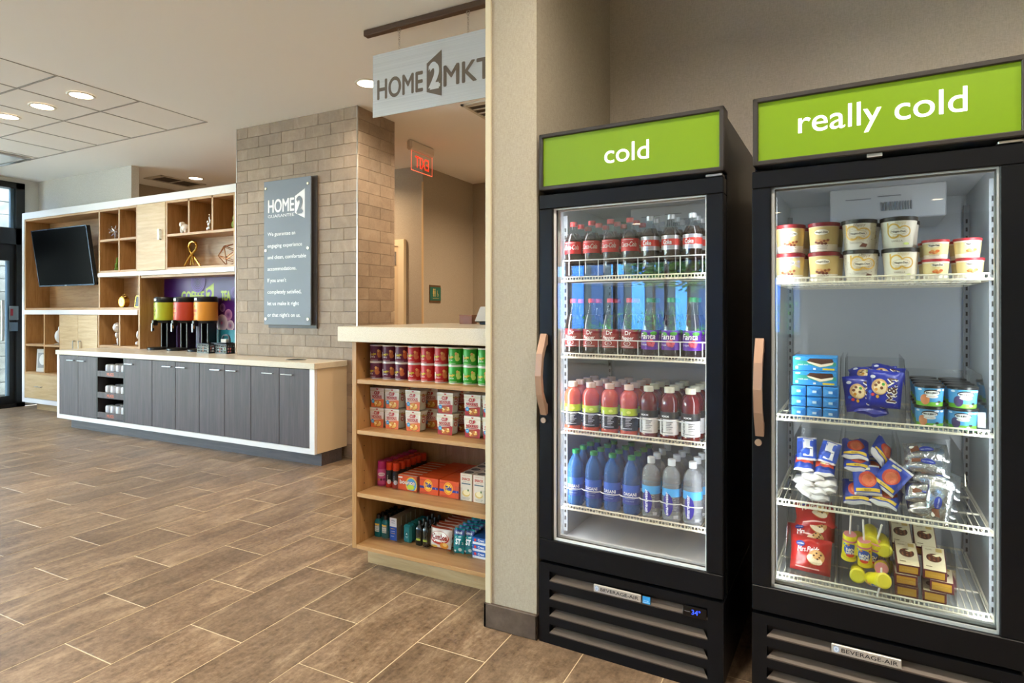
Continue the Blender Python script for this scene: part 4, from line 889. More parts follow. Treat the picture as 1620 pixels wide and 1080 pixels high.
# purple coffee panel
pp = thing('coffee_poster', 'purple printed wall panel behind the coffee dispensers', 'poster', (0, 4.487, 0))
PUR = P('panel_purple', '#5a1f86', .45); _v, _ = coords(PUR, (1, 1, 1), False); setc(PUR, ramp(PUR, noise(PUR, _v, 1.6, 2), [(.35, '#3c1062'), (.65, '#5c1472')]))
MB().box(-6.886, BX1-.014, -.004, .004, SEAT+.001, 1.678).build('board', PUR, pp)
YG = '#b3bd2e'; d = Decal()
d.text('COFFEE', -6.367, 1.423, .105, YG, bold=.045, fit=.40).text('TEA', -5.808, 1.421, .105, YG, bold=.045, fit=.160)
d.poly([(-6.136, 1.408), (-6.003, 1.372), (-6.003, 1.613), (-6.136, 1.552)], YG).text('2', -6.072, 1.423, .12, '#5a1f86', bold=.05, fit=.095)
for cx, cz, r_, n_, col in ((-5.859, 1.339, .045, 4, '#b888c0'), (-5.761, 1.261, .06, 5, '#d99cc6'), (-5.866, 1.169, .095, 6, '#f1dfe6'), (-5.726, 1.141, .06, 5, '#f1dfe6'), (-6.265, 1.629, .12, 5, '#6f36a0'), (-5.648, 1.505, .06, 4, '#6f36a0')):
    for j in range(n_): d.ell(cx, cz, r_*(1-j/n_), r_*(1-j/n_), col, 28, ring=.86)
    if col == '#f1dfe6': d.ell(cx, cz, r_*.14, r_*.14, '#c2185b', 14)
d.rect(-5.957, SEAT+.06, BX1-.016, 1.095, '#2a8a9a').build('print', on_front(0, -.004), pp, .0003)
# coffee dispensers
def dispenser(x, y, col, txt, tcol, label):
    t = thing('coffee_dispenser', label, 'coffee dispenser', (x, y, SEAT), 0, 'coffee dispensers on the counter')
    MB().lathe([(.106, .30), (.112, .31), (.112, .33)], 30).build('lower_collar', BLACKP, t)
    b = MB().lathe([(.118, .33), (.119, .335), (.119, .525), (.118, .53)], 34).build('urn_body', ink(col, .35), t)
    d = Decal().ell(-.03, .485, .014, .017, '#8a8a5a').text(txt, -.03, .425, .026, tcol, bold=.03, fit=.085); 
    for j in range(3): d.rect(-.06, .40-j*.01, .0-(j*.01), .404-j*.01, tcol, 6, 1)
    d.build('print', on_cyl(.1192), b)
    MB().lathe([(.116, .53), (.118, .535), (.118, .575), (.108, .59), (.03, .592)], 34).build('lid', BLACKP, t)
    MB().box(-.026, .026, -.124, -.10, .540, .578, b=.006).build('lid_latch', P('dark_chrome', '#5a6068', .25, .9), t)
    s = MB(); s.box(-.045, .045, .02, .10, .02, .32, b=.008); s.box(-.06, -.04, -.02, .09, .02, .31, b=.006); s.box(.04, .06, -.02, .09, .02, .31, b=.006); s.build('stand', BLACKP, t)
    MB().lathe([(.085, 0), (.1, .004), (.1, .022), (.09, .028)], 28, c=(0, -.10, 0)).box(-.06, .06, -.06, .11, 0, .022, b=.005).build('drip_tray', BLACKP, t)
    MB().lathe([(.0, .0282), (.078, .0282)], 24, c=(0, -.10, 0), caps=False).build('drip_grid', P('tray_grid', '#4a443c', .4, .5), t)
    fa = MB().box(-.02, .02, -.155, -.10, .27, .335, b=.008).cyl((0, -.145, .215), .010, .06, 'z', 12).build('faucet', BLACKP, t)
    MB().box(-.012, .012, -.165, -.155, .205, .30, b=.003).build('lever', P('dark_chrome', '#5a6068', .25, .9), fa); MB().cyl((0, -.15, .245), .013, .035, 'z', 12).build('sight_cap', P('cork_tan', '#c9a06a', .4), fa)
    return t
dispenser(-6.626, 4.335, '#a9b022', 'DECAF', '#6a6a1e', 'coffee dispenser with a lime green body, leftmost of three')
dispenser(-6.281, 4.335, '#b8422c', 'BRAZO', '#e8a23a', 'coffee dispenser with a brick red body, middle of three')
dispenser(-5.933, 4.335, '#e39a34', 'GOURMET', '#b8492e', 'coffee dispenser with an amber orange body, nearest the column')
def basket(nm, label, loc, w_, d_, h_):
    t = thing(nm, label, 'basket', loc, R(-4)); b = MB(); bw_ = .004
    for y in (0, d_):
        for k in range(4): z = .004 + (h_-.012)*k/3; b.box(0, w_, y-bw_/2, y+bw_/2, z, z+.010)
        n = int(w_/.028)
        for i in range(n+1): x = (w_-.010)*i/n; b.box(x, x+.010, y-bw_/2, y+bw_/2, 0, h_)
    for x in (0, w_):
        for k in range(4): z = .004 + (h_-.012)*k/3; b.box(x-bw_/2, x+bw_/2, 0, d_, z, z+.010)
        n = int(d_/.028)
        for i in range(n+1): y = (d_-.010)*i/n; b.box(x-bw_/2, x+bw_/2, y, y+.010, 0, h_)
    b.build('lattice_wall', BLACKP, t); MB().box(0, w_, 0, d_, 0, .004).build('base', BLACKP, t)
    MB().tube([(-.004, -.004, h_), (w_+.004, -.004, h_), (w_+.004, d_+.004, h_), (-.004, d_+.004, h_)], .006, 6, closed=True).build('rim', BLACKP, t)
    return t
basket('condiment_basket', 'black lattice condiment basket nearer the dispensers', (-5.735, 4.09, SEAT), .20, .15, .095)
basket('condiment_basket', 'black lattice condiment basket beside the tiled column', (-5.50, 4.12, SEAT), .19, .20, .095)
for i in range(14):
    c_ = ['#d8622e', '#e9e4da', '#e9e4da', '#c43a2a', '#8fae3a'][i % 5]; bx = i % 2
    o = MB().box(-.016, .016, -.003, .003, 0, .062, b=.001).build('sachet', ink(c_, .5)); o.location = ((-5.715 if not bx else -5.48) + .024*(i//2) , 4.14 + .02*(i % 3), SEAT+.0055); o.rotation_euler = (R(random.uniform(-8, 8)), R(random.uniform(-12, 12)), R(random.uniform(-20, 20)))
    tag(o, '%s sachet in the %s basket, %s in its row' % ({'#d8622e': 'orange', '#e9e4da': 'cream', '#c43a2a': 'red', '#8fae3a': 'green'}[c_], ('near', 'column-side')[bx], ORD[i//2]), 'sachet', 'sachets in the condiment baskets')
cd_ = thing('napkin_caddy', 'grey arched caddy standing between the condiment baskets', 'caddy', (-5.62, 4.34, SEAT)); pts = [(-.05+.0*k, 0, .0) for k in range(1)]
MB().tube([(-.055, 0, 0), (-.055, 0, .14), (-.045, 0, .165), (-.02, 0, .178), (.02, 0, .178), (.045, 0, .165), (.055, 0, .14), (.055, 0, 0)], .010, 8).build('arch', P('caddy_grey', '#4a5560', .4), cd_); MB().box(-.06, .06, -.05, .05, 0, .10, b=.006).build('holder', P('caddy_grey', '#4a5560', .4), cd_); MB().box(-.04, .04, -.03, .03, .10, .135).build('napkins', P('napkin', '#d9d5cc', .8), cd_)
sj = thing('stirrer_jar', 'brown jar of wooden stirrers beside the column', 'jar', (-5.42, 4.41, SEAT)); MB().lathe([(.035, 0), (.04, .004), (.04, .13), (.037, .135)], 20).build('jar', P('jar_brown', '#5a3a20', .3), sj)
for i in range(6): MB().box(-.003, .003, -.001, .001, .0, .19).xf(Matrix.Translation((.018*math.cos(i), .018*math.sin(i), .006)) @ Matrix.Rotation(R(6*math.sin(i*2)), 4, 'Y')).build('stirrer', P('stir_wood', '#c99f62', .6), sj)

# ---- television on a tilting arm
tv = thing('television', 'black flat television tilted forward in the shelving bay', 'television', (-8.41, 4.16, 1.973)); tv.rotation_euler = (R(7.5), 0, R(0))
MB().box(-.62, .62, 0, .045, -.36, .36, b=.006).build('casing', P('tv_casing', '#2a2d33', .35, .4), tv)
MB().box(-.608, .608, -.003, .001, -.343, .35).build('screen', P('tv_screen', '#010101', .35, spec=.04), tv)
b = MB(); b.box(-.62, .62, -.0045, .0, -.36, -.345); b.box(.61, .622, -.0045, .0, -.36, .36); b.box(-.622, -.61, -.0045, .0, -.36, .36); b.box(-.62, .62, -.0045, 0, .352, .362); b.build('bezel', P('tv_bezel', '#6d7f92', .25, .8), tv); MB().box(-.02, .02, -.006, -.0045, -.356, -.349).build('badge', STEEL, tv)
MB().box(-.12, .12, .045, .09, -.12, .12).box(-.03, .03, .09, .26, -.04, .04).build('wall_arm', BLACKM, tv)

# ---- ornaments in the cubbies
def at(nm, lab, cat, x, y, z): return thing(nm, lab, cat, (x, y, z))
o = at('starburst_ornament', 'small silver starburst ornament in an upper cubby', 'ornament', -7.49, 4.27, 2.154); m = MB(); m.cyl((0, 0, 0), .022, .006, 'z', 14); m.tube([(0, 0, 0), (0, 0, .09)], .003, 6); m.build('stand', STEEL, o); m = MB()
for i in range(22):
    a, b_ = i*2.4, math.acos(1-2*(i+.5)/22); v = Vector((math.sin(b_)*math.cos(a), math.sin(b_)*math.sin(a), math.cos(b_)))*.062; m.tube([(0, 0, .10), tuple(v+Vector((0, 0, .10)))], .0018, 5); m.lathe([(.001, -.007), (.006, -.003), (.006, .003), (.001, .007)], 8, c=tuple(v+Vector((0, 0, .10))))
m.build('spikes', CHROME, o)
def blob(nm, lab, cat, x, y, z, parts, mat, names):
    o = at(nm, lab, cat, x, y, z)
    for (cx, cy, cz, rx, ry, rz), n_ in zip(parts, names):
        k = 10; prof = [(max(.0005, math.sin(math.pi*j/k)), -math.cos(math.pi*j/k)) for j in range(k+1)]
        MB().lathe(prof, 16).xf(Matrix.Translation((cx, cy, cz)) @ Matrix.Diagonal((rx, ry, rz, 1))).build(n_, mat, o)
    return o
CER = P('white_ceramic', '#e4ded2', .3)
blob('elephant_figurine', 'white ceramic elephant figurine on the upper right shelf', 'figurine', -6.18, 4.265, 2.1475, [(0, 0, .065, .05, .04, .04), (-.045, 0, .10, .03, .03, .034), (-.075, 0, .06, .009, .009, .045), (-.03, .02, .022, .014, .014, .024), (.03, .02, .022, .014, .014, .024), (-.03, -.02, .022, .014, .014, .024), (.03, -.02, .022, .014, .014, .024), (-.035, -.034, .10, .02, .006, .026)], CER, ['body', 'head', 'trunk', 'leg', 'leg', 'leg', 'leg', 'ear'])
blob('silver_figurine', 'stacked silver ball figurine on the upper right shelf', 'figurine', -5.778, 4.26, 2.1475, [(0, 0, .03, .035, .03, .03), (.0, 0, .075, .022, .02, .024), (.02, 0, .11, .014, .014, .02), (-.02, 0, .105, .012, .012, .02), (.004, 0, .15, .006, .006, .04)], CHROME, ['base', 'body', 'head', 'arm', 'spire'])
blob('green_figurine', 'green glazed figurine at the right end of the upper shelf', 'figurine', -5.372, 4.25, 2.1475, [(0, 0, .045, .03, .03, .045), (0, 0, .11, .02, .02, .03)], P('green_glaze', '#7c8f2c', .3), ['body', 'head'])
blob('moss_plant', 'small mossy green plant in a lower upper cubby', 'plant', -7.443, 4.27, 1.7805, [(0, 0, .02, .03, .03, .02), (-.005, 0, .06, .022, .022, .04), (.005, 0, .12, .016, .016, .04)], P('moss', '#5f7d22', .8), ['pot', 'leaf_tuft', 'leaf_tuft'])
o = at('knot_sculpture', 'gold looped knot sculpture on the open shelf', 'sculpture', -6.147, 4.325, 1.7805); pts = []
for i in range(40):
    t_ = i/39; a = -math.pi*.5 + (t_-.5)*2*math.pi*1.0
    if t_ < .2: p = (-.13 + .5*t_*1.25, -.01, .008 + t_*.6)
    elif t_ > .8: p = (.12 - .5*(1-t_)*1.1, .012, .008 + (1-t_)*.6)
    else: q = (t_-.2)/.6*2*math.pi*.86 + math.pi*.57 + math.pi*.07; p = (.0 - .085*math.sin(q-math.pi*.5+math.pi*.5)*1.0, .0, .19 - .095*math.cos(q-math.pi))
    pts.append(p)
pts = [(-.13, -.012, .006), (-.085, -.012, .06), (-.035, -.012, .115), (.02, -.008, .16), (.06, 0, .20), (.068, .004, .24), (.045, .006, .275), (0, .006, .288), (-.045, .006, .275), (-.068, .008, .235), (-.062, .012, .19), (-.02, .016, .14), (.03, .018, .09), (.075, .018, .045), (.115, .016, .006)]
MB().tube(pts, .0125, 8).build('loop', GOLD, o); MB().tube([(-.03, .0, .03), (-.012, .0, .10), (.0, 0, .155), (.012, 0, .10), (.02, 0, .03)], .009, 8).build('inner_loop', GOLD, o)
o = at('wire_polyhedron', 'copper wire polyhedron ornament at the right of the open shelf', 'ornament', -5.530, 4.335, 1.892); g_ = (1+5**.5)/2; vs = [Vector(p) for a in (-1, 1) for b_ in (-g_, g_) for p in ((0, a, b_), (a, b_, 0), (b_, 0, a))]; vs = [Matrix.Rotation(.35, 3, 'Y') @ Matrix.Rotation(.4, 3, 'X') @ v*.066 for v in vs]; m = MB()
for i in range(12):
    for j in range(i): 
        if (vs[i]-vs[j]).length < .066*2.1: m.tube([tuple(vs[i]), tuple(vs[j])], .0042, 6)
lo = min(v.z for v in vs); m.build('wire_frame', COPPER, o); o.location.z = 1.7805 - lo
o = at('alarm_clock', 'round gold twin-bell alarm clock in the shelving', 'clock', -7.384, 4.315, 1.343); MB().cyl((0, -.025, .055), .052, .05, 'y', 26).build('case', GOLD, o); MB().cyl((0, -.027, .055), .042, .003, 'y', 26).build('dial', P('clock_dial', '#d8c08a', .4, .3), o); MB().box(-.0015, .0015, -.0285, -.0275, .055, .085).box(0, .02, -.0285, -.0275, .054, .057).build('hand', DARK, o)
for s_ in (-1, 1): MB().lathe([(.018, 0), (.016, .008), (.008, .014)], 14, c=(s_*.025, 0, .104)).build('bell', GOLD, o); MB().tube([(s_*.02, -.01, .02), (s_*.036, -.012, 0)], .004, 6).build('foot', GOLD, o)
MB().tube([(-.02, 0, .118), (-.018, 0, .132), (.018, 0, .132), (.02, 0, .118)], .003, 6).build('handle', GOLD, o)
o.scale = (1.2, 1.2, 1.2)
o = at('photo_frame', 'gold photo frame leaning beside the alarm clock', 'photo frame', -7.046, 4.26, 1.343); m = MB(); m.box(-.05, .05, 0, .012, 0, .012); m.box(-.05, .05, 0, .012, .128, .14); m.box(-.05, -.038, 0, .012, 0, .14); m.box(.038, .05, 0, .012, 0, .14); m.build('frame', GOLD, o); MB().box(-.04, .04, .004, .008, .01, .13).build('picture', P('photo_dark', '#2c2a2a', .3), o); o.rotation_euler = (R(-8), 0, R(0))
blob('globe_ornament', 'pearl white globe ornament on a chrome stand in the lower cubby', 'ornament', -7.43, 4.27, .895, [(0, 0, .21, .055, .055, .06), (0, 0, .12, .03, .03, .04), (0, 0, .05, .012, .012, .05), (0, 0, .006, .05, .05, .006)], P('pearl', '#d8cfc8', .12, .5), ['globe', 'collar', 'stem', 'base'])
blob('bead_ornament', 'small pearl ornament beside the coffee bay upright', 'ornament', -7.018, 4.26, .895, [(0, 0, .03, .03, .03, .03), (0, 0, .13, .02, .02, .05)], P('pearl', '#d8cfc8', .12, .5), ['base', 'top_ball'])
blob('ribbed_vase', 'white ribbed vase in the lower left cubby', 'vase', -8.67, 4.265, .8695, [(0, 0, .11, .055, .055, .085), (0, 0, .20, .02, .02, .04), (0, 0, .01, .06, .06, .008)], CER, ['body', 'neck', 'dish'])
o = at('picture_book', 'grey and white picture book standing in the lowest left cubby', 'book', -9.12, 4.285, .5005); MB().box(-.10, .10, 0, .03, 0, .30, b=.002).build('cover', P('book_grey', '#c9c3b8', .6), o); Decal().rect(-.08, .05, .06, .25, '#8d8a84').ell(-.01, .16, .05, .07, '#d9d6d0').build('print', on_front(0, 0), o, .0004); o.rotation_euler = (R(-3), 0, R(20))

# ================================================================== guarantee plaque on the column
pq = thing('wall_plaque', 'grey glass guarantee plaque with white lettering on the tiled column', 'plaque', (-4.69, 4.045, 1.172))
GLP = P('plaque_grey_glass', '#6f7680', .5, .0)
MB().box(0, .60, -.012, .0, 0, 1.352, b=.002).build('glass_sheet', GLP, pq)
MB().box(.018, .635, .026, .042, -.03, 1.36).build('backing_board', P('plaque_back', '#4a4440', .5), pq)
for x in (.03, .57):
    for z in (.055, .70, 1.285): MB().cyl((x, -.02, z), .012, .062, 'y', 14).build('standoff', P('standoff_brass', '#c9bda4', .25, .9), pq)
LW = '#f2f2f2'; d = Decal().text('HOME', .225, 1.055, .125, LW, bold=.02, fit=.34).text('GUARANTEE', .225, 1.005, .030, LW, fit=.34)
d.poly([(.405, 1.03), (.53, .975), (.53, 1.245), (.405, 1.185)], LW)
for i, l in enumerate(('We guarantee an', 'engaging experience', 'and clean, comfortable', 'accommodations.', "If you aren't", 'completely satisfied,', 'let us make it right', "or that night's on us.")): Decal().text(l, .05, .835-i*.1085, .036, LW, align='l', bold=.012, fit=[.36, .445, .495, .375, .245, .435, .405, .425][i]).build('text_line', on_front(0, -.012), pq, .0004)
lt = d.build('lettering', on_front(0, -.012), pq, .0004)
Decal().text('2', .468, 1.03, .15, '#6f7680', bold=.05, fit=.085).build('numeral', on_front(0, -.0165), pq, .0004)

# ================================================================== hanging market sign
sg = thing('hanging_sign', 'brushed metal market sign hanging on chains from a dark ceiling rail', 'sign', (0, 3.035, 0))
BRSH = P('brushed_aluminium', '#c3c4c4', .42, .45); _v, _ = coords(BRSH, (.6, .6, 160), False); _n = noise(BRSH, _v, 1, 2); setc(BRSH, ramp(BRSH, _n, [(.3, '#c2c3c4'), (.7, '#cecfcf')]))
S0, S1, SZ0, SZ1 = -2.538, -1.28, 2.535, 2.932
MB().box(S0, S1, -.003, .003, SZ0, SZ1).build('panel', BRSH, sg)
d = Decal(); BRN = '#66584a'
d.text('HOME', -2.325, 2.645, .128, BRN, bold=.02, fit=.355).text('MKT', -1.835, 2.645, .128, BRN, bold=.02, fit=.33)
d.poly([(-2.12, 2.630), (-2.012, 2.592), (-2.012, 2.868), (-2.12, 2.804)], BRN)
d.build('lettering', on_front(0, -.003), sg, .0005); Decal().text('2', -2.065, 2.65, .155, '#cfcfcf', bold=.045, fit=.085).build('numeral', on_front(0, -.0048), sg, .0004)
MB().box(-2.60, -1.22, -.022, .022, 3.062, CH, b=.004).build('ceiling_rail', P('rail_brown', '#4a3526', .4), sg)
for x in (-2.33, -1.83):
    m = MB(); n = 9; z1, z0 = 3.05, SZ1-.004
    for k in range(n):
        za, zb = z1-(z1-z0)*k/n, z1-(z1-z0)*(k+1.25)/n; w_ = .006; hx = [(w_*math.cos(a)*(k % 2), w_*math.cos(a)*(1-k % 2), (za+zb)/2+(za-zb)/2*math.sin(a)) for a in [2*math.pi*j/8 for j in range(8)]]; m.tube([(x+p[0], p[1], p[2]) for p in hx], .0015, 4, closed=True)
    m.tube([(x+.012*math.cos(a), 0, 3.052+.012*math.sin(a)) for a in [2*math.pi*j/10 for j in range(10)]], .0022, 5, closed=True); m.build('chain', STEEL, sg)

# ================================================================== corridor: exit sign, room sign, door, vents
ex = thing('exit_sign', 'red lit exit sign hanging from the corridor ceiling', 'exit sign', (-3.82, 5.37, CH))
MB().box(-.035, .035, -.24, .20, -.105, 0, b=.02).build('housing', P('exit_housing', '#d9cdbf', .4), ex); MB().box(-.005, .005, -.01, .15, -.012, .0).build('clip', STEEL, ex)
REDG = P('exit_red_glow', '#ff3a20', .3, emit='#ff2a14', es=1.6); pn = MB().box(-.003, .003, -.198, .19, -.31, -.10).build('acrylic_panel', ACRYL, ex)
m = MB(); m.box(.003, .0045, -.198, .19, -.312, -.306); m.box(.003, .0045, -.198, -.192, -.31, -.1); m.box(.003, .0045, .184, .19, -.31, -.1); m.box(.003, .0045, -.198, .19, -.106, -.1); m.build('lit_edge', P('exit_edge', '#ff8a70', .3, emit='#ff5a40', es=1.2), ex)
Decal().text('EXIT', 0, -.268, .13, REDG, fit=.25).build('lettering', lambda u, v, l: (.0035+l, -u, v), pn, .0003)
rs = thing('room_sign', 'small green and bronze restroom sign on the corridor wall', 'sign', (-4.36, 6.405, 1.41)); MB().box(0, .012, -.12, .12, 0, .22).build('backplate', P('sign_bronze', '#6d5136', .35, .5), rs); MB().box(.012, .016, -.12, .12, .025, .195).build('green_panel', P('sign_green', '#1c5f50', .45), rs)
d = Decal()
for u in (-.05, -.018): d.ell(u, .165, .010, .010, '#c9b46a', 12).poly([(u-.011, .11), (u+.011, .11), (u+.009, .152), (u-.009, .152)], '#c9b46a').rect(u-.008, .075, u-.001, .11, '#c9b46a').rect(u+.001, .075, u+.008, .11, '#c9b46a')
d.ell(.045, .095, .018, .018, '#c9b46a', 16, ring=.7).ell(.035, .145, .008, .008, '#c9b46a', 10).poly([(.03, .105), (.042, .105), (.04, .135), (.03, .135)], '#c9b46a').text('RESTROOM', 0, .045, .014, '#c9b46a', fit=.13).build('print', lambda u, v, l: (.016+l, u, v), rs, .0003)
door2 = bpy.data.objects.new('door_2', None); COL.objects.link(door2); door2['kind'] = 'structure'
MB().box(-5.45, -4.62, 6.11, 6.15, 0, 2.12).build('door_leaf', P('door_maple', '#dcc7a2', .4), door2); m = MB(); m.box(-4.70, -4.615, 6.10, 6.15, 0, 2.20); m.box(-5.53, -5.45, 6.10, 6.15, 0, 2.20); m.box(-5.45, -4.70, 6.10, 6.15, 2.12, 2.20); m.build('door_frame', P('frame_cream', '#e6d6b4', .45), door2); MB().box(-4.86, -4.74, 6.104, 6.112, 1.88, 2.05).build('closer_plate', P('closer_grey', '#9a968e', .4, .5), door2)
struct('trim_4', MB().box(-4.372, -4.352, 6.138, 6.155, .0, 2.9), P('corner_guard_tan', '#c4a67c', .4))
def vent(nm, lab, x0, x1, y0, y1, n, ori='x'):
    t = thing(nm, lab, 'ceiling vent', (0, 0, CH)); m = MB(); m.box(x0, x1, y0, y0+.03, -.012, 0); m.box(x0, x1, y1-.03, y1, -.012, 0); m.box(x0, x0+.03, y0, y1, -.012, 0); m.box(x1-.03, x1, y0, y1, -.012, 0); m.build('frame', P('vent_white', '#c9c2b4', .5), t); MB().box(x0+.03, x1-.03, y0+.03, y1-.03, -.002, 0).build('recess', P('vent_recess', '#4a4138', .8), t)
    for k in range(n): y = y0+.05+(y1-y0-.1)*k/(n-1); MB().box(x0+.03, x1-.03, y-.004, y+.022, -.010, -.006).build('blade', P('vent_white', '#c9c2b4', .5), t)
vent('ceiling_vent', 'square ceiling vent over the desk beside the wall edge', -2.775, -2.17, 4.475, 5.08, 6)
vent('ceiling_vent', 'bronze slot vent in the ceiling behind the display shelving', -8.12, -7.74, 5.0, 5.66, 3)
ld = thing('slot_diffuser', 'bright metal slot diffuser in the panelled ceiling at far left', 'ceiling vent', (0, 0, CH)); m = MB(); m.box(-9.3, -8.28, 3.30, 3.34, -.02, 0); m.box(-9.3, -8.28, 3.72, 3.76, -.02, 0); m.box(-8.30, -8.26, 3.30, 3.76, -.02, 0); m.build('frame', STEEL, ld); MB().box(-9.3, -8.30, 3.34, 3.72, -.006, 0).build('plate', P('diffuser_white', '#d6dadc', .3), ld)
# ---- on the desk
wbx = thing('wooden_tray', 'small reddish wooden box on the back of the cream counter', 'box', (-1.905, 3.16, 1.222)); MB().box(-.045, .045, -.03, .03, 0, .055, b=.002).build('body', P('cherry_wood', '#7a4420', .4), wbx); MB().box(-.046, .046, -.031, .031, .048, .0555, b=.001).build('lid', P('cherry_wood', '#7a4420', .4), wbx)
tm = thing('card_terminal', 'black card terminal with tilted grey screen on the cream counter', 'card terminal', (-1.70, 3.06, 1.222)); MB().box(-.07, .07, 0, .09, 0, .02, b=.004).box(-.015, .015, .03, .05, .02, .06).build('stand', BLACKP, tm)
MB().box(-.09, .09, -.008, .008, -.055, .05, b=.004).xf(Matrix.Translation((0, .03, .058)) @ Matrix.Rotation(R(-38), 4, 'X')).build('screen', BLACKP, tm); MB().box(-.092, .092, -.012, -.008, -.057, .052, b=.004).xf(Matrix.Translation((0, .03, .058)) @ Matrix.Rotation(R(-38), 4, 'X')).build('shell', P('terminal_grey', '#b9b3ac', .35), tm)
# ================================================================== freezer contents (freezer frame F2)
def put(k, label, u, d_, z, rot=(0, 0, 0)): return k.put(label, (u, d_, z), rot, F2)
CREAMT = P('tub_card', '#e0d3b4', .5)
TUBL = {'m': P('lid_maroon', '#7a2126', .4), 'k': P('lid_dark', '#2b2622', .4), 'r': P('lid_red', '#a3222c', .4), 'b': P('lid_black', '#1b1b1b', .35)}
def tub(nm, group, r0, r1, hh, body, lid, dec):
    def make():
        o = MB().lathe([(r0*.97, 0), (r0, .002), (r1, hh*.88)], 28).build('ice_cream_tub', ink(body, .5)); tag(o, nm, 'ice cream tub', group)
        MB().lathe([(r1*1.005, hh*.86), (r1*1.05, hh*.87), (r1*1.05, hh*.985), (r1*.98, hh)], 28).build('lid', TUBL[lid], o)
        dec.build('print', on_cyl(r0, 0, (r1-r0)/(hh*.88)), o, .00014); return o
    return Kind(make)
def oval(d, z, w_=.020, h_=.009, txt='Häagen-Dazs', tc='#2a2020'): d.ell(0, z, w_*1.06, h_*1.1, '#b99a56', 22).ell(0, z, w_, h_, '#f1e9d6', 22).text(txt, 0, z-.0025, .0062, tc, bold=.03, fit=w_*1.7); return d
d = Decal().rect(-.11, .022, .11, .08, '#cdb377', 40, 1); oval(d, .062)
for j in range(12): d.ell(-.016+.003*j, .030+.006*math.sin(j*1.9), .0045, .004, ['#6a3320', '#c9935a', '#8a4a26'][j % 3], 9)
d.text('CHOCOLATE CHIP', 0, .014, .005, '#4a2a1c', fit=.034).text('COOKIE DOUGH', 0, .007, .005, '#4a2a1c', fit=.03)
k_cc = tub('maroon lid tub', 'cookie dough pints', .0395, .046, .0945, '#efe6d3', 'm', d)
def sixty(nm, flavour, dots):
    d = Decal()
    if dots:
        for j in range(40): d.rect(-.08+.0041*j, .02+.055*((j*37) % 11)/11, -.077+.0041*j, .0212+.055*((j*37) % 11)/11, '#7a4a2c', 1, 1)
    d.ell(-.012, .052, .017, .024, '#d9ae4a', 22, ring=.78).ell(.014, .050, .017, .018, '#d9ae4a', 22, ring=.78).rect(-.028, .05, -.024, .078, '#d9ae4a', 1, 2).text('Happy', .004, .073, .009, '#6a4428' if dots else '#d8c48a', shear=.3, fit=.026)
    oval(d, .050).text('Birthday', 0, .030, .009, '#d9ae4a', shear=.3, fit=.032).text(flavour, -.004, .018, .006, '#4a2a1c', fit=.028)
    if dots: d.poly([(.004, .008), (.02, .006), (.024, .016), (.012, .02)], '#5a2c1c')
    else: d.ell(.02, .012, .008, .004, '#cfdc7a', 12)
    return tub(nm, 'anniversary pints', .0415, .049, .0965, '#eee7d6', 'k', d)
k_60a, k_60b = sixty('dark lid chocolate tub', 'CHOCOLATE', True), sixty('dark lid vanilla tub', 'VANILLA', False)
d = Decal().rect(-.08, .012, .08, .046, '#dcc88f', 30, 1); oval(d, .040, .015, .006)
for j in range(5): d.ell(-.008+.004*j, .020+.003*math.sin(j*2), .005, .004, ['#c4622a', '#d98a4a'][j % 2], 9)
d.text('DULCE DE LECHE', 0, .008, .004, '#5a3424', fit=.024)
k_sm = tub('red lid cup', 'small red lid cups', .0295, .0345, .0585, '#f0e8d8', 'r', d)
zt = SH2[0] + TOP
for nm, k, u, n_ in (('maroon-lidded cookie pint', k_cc, .100, 'leftmost'), ('maroon-lidded cookie pint', k_cc, .205, 'second'), ('dark-lidded chocolate pint', k_60a, .307, ''), ('dark-lidded vanilla pint', k_60b, .414, '')):
    for tier in (0, 1):
        for r_ in (0, 1): put(k, ' '.join(('%s, %s column, %s, %s row' % (nm, n_, ('lower', 'upper')[tier], ('front', 'back')[r_]) if n_ else '%s, %s, %s row' % (nm, ('lower', 'upper')[tier], ('front', 'back')[r_])).split()), u+.008*r_+random.uniform(-.003, .003), .15+.105*r_, zt+tier*.0968, (0, 0, random.uniform(-.15, .15)))
for j, u in enumerate((.507, .592)):
    for tier in (0, 1):
        for r_ in (0, 1): put(k_sm, 'small red-lidded ice cream cup, %s column, %s, %s row' % (('left', 'right')[j], ('lower', 'upper')[tier], ('front', 'back')[r_]), u-.004*r_+.006*j*tier*-1, .145+.08*r_, zt+tier*.0592, (0, 0, random.uniform(-.2, .3)))
# clear bins
def bin_(u0, u1, zi, h_, label, dp=.40):
    z = SH2[zi] + TOP; w_ = u1-u0; o = thing('acrylic_bin', label, 'bin', (0, 0, 0)); M = F2 @ Matrix.Translation((u0, .105, z)); o.location = M.to_translation(); o.rotation_euler = M.to_euler()
    t_ = .0022
    for x in (0, w_-t_): MB().prism([(0, 0), (dp, 0), (dp, h_*1.08), (dp*.25, h_*1.08), (.035, h_*.82), (0, h_*.45)], x, x+t_, 'x').build('side', ACRYL, o)
    MB().box(t_, w_-t_, 0, t_, 0, .06).build('front_lip', ACRYL, o); MB().box(t_, w_-t_, dp-t_, dp, 0, h_).build('back', ACRYL, o); MB().box(t_, w_-t_, t_, dp-t_, 0, t_).build('base', ACRYL, o)
    return z + t_ + .0005
z = bin_(.100, .252, 1, .185, 'clear bin holding the blue ice cream sandwich boxes')
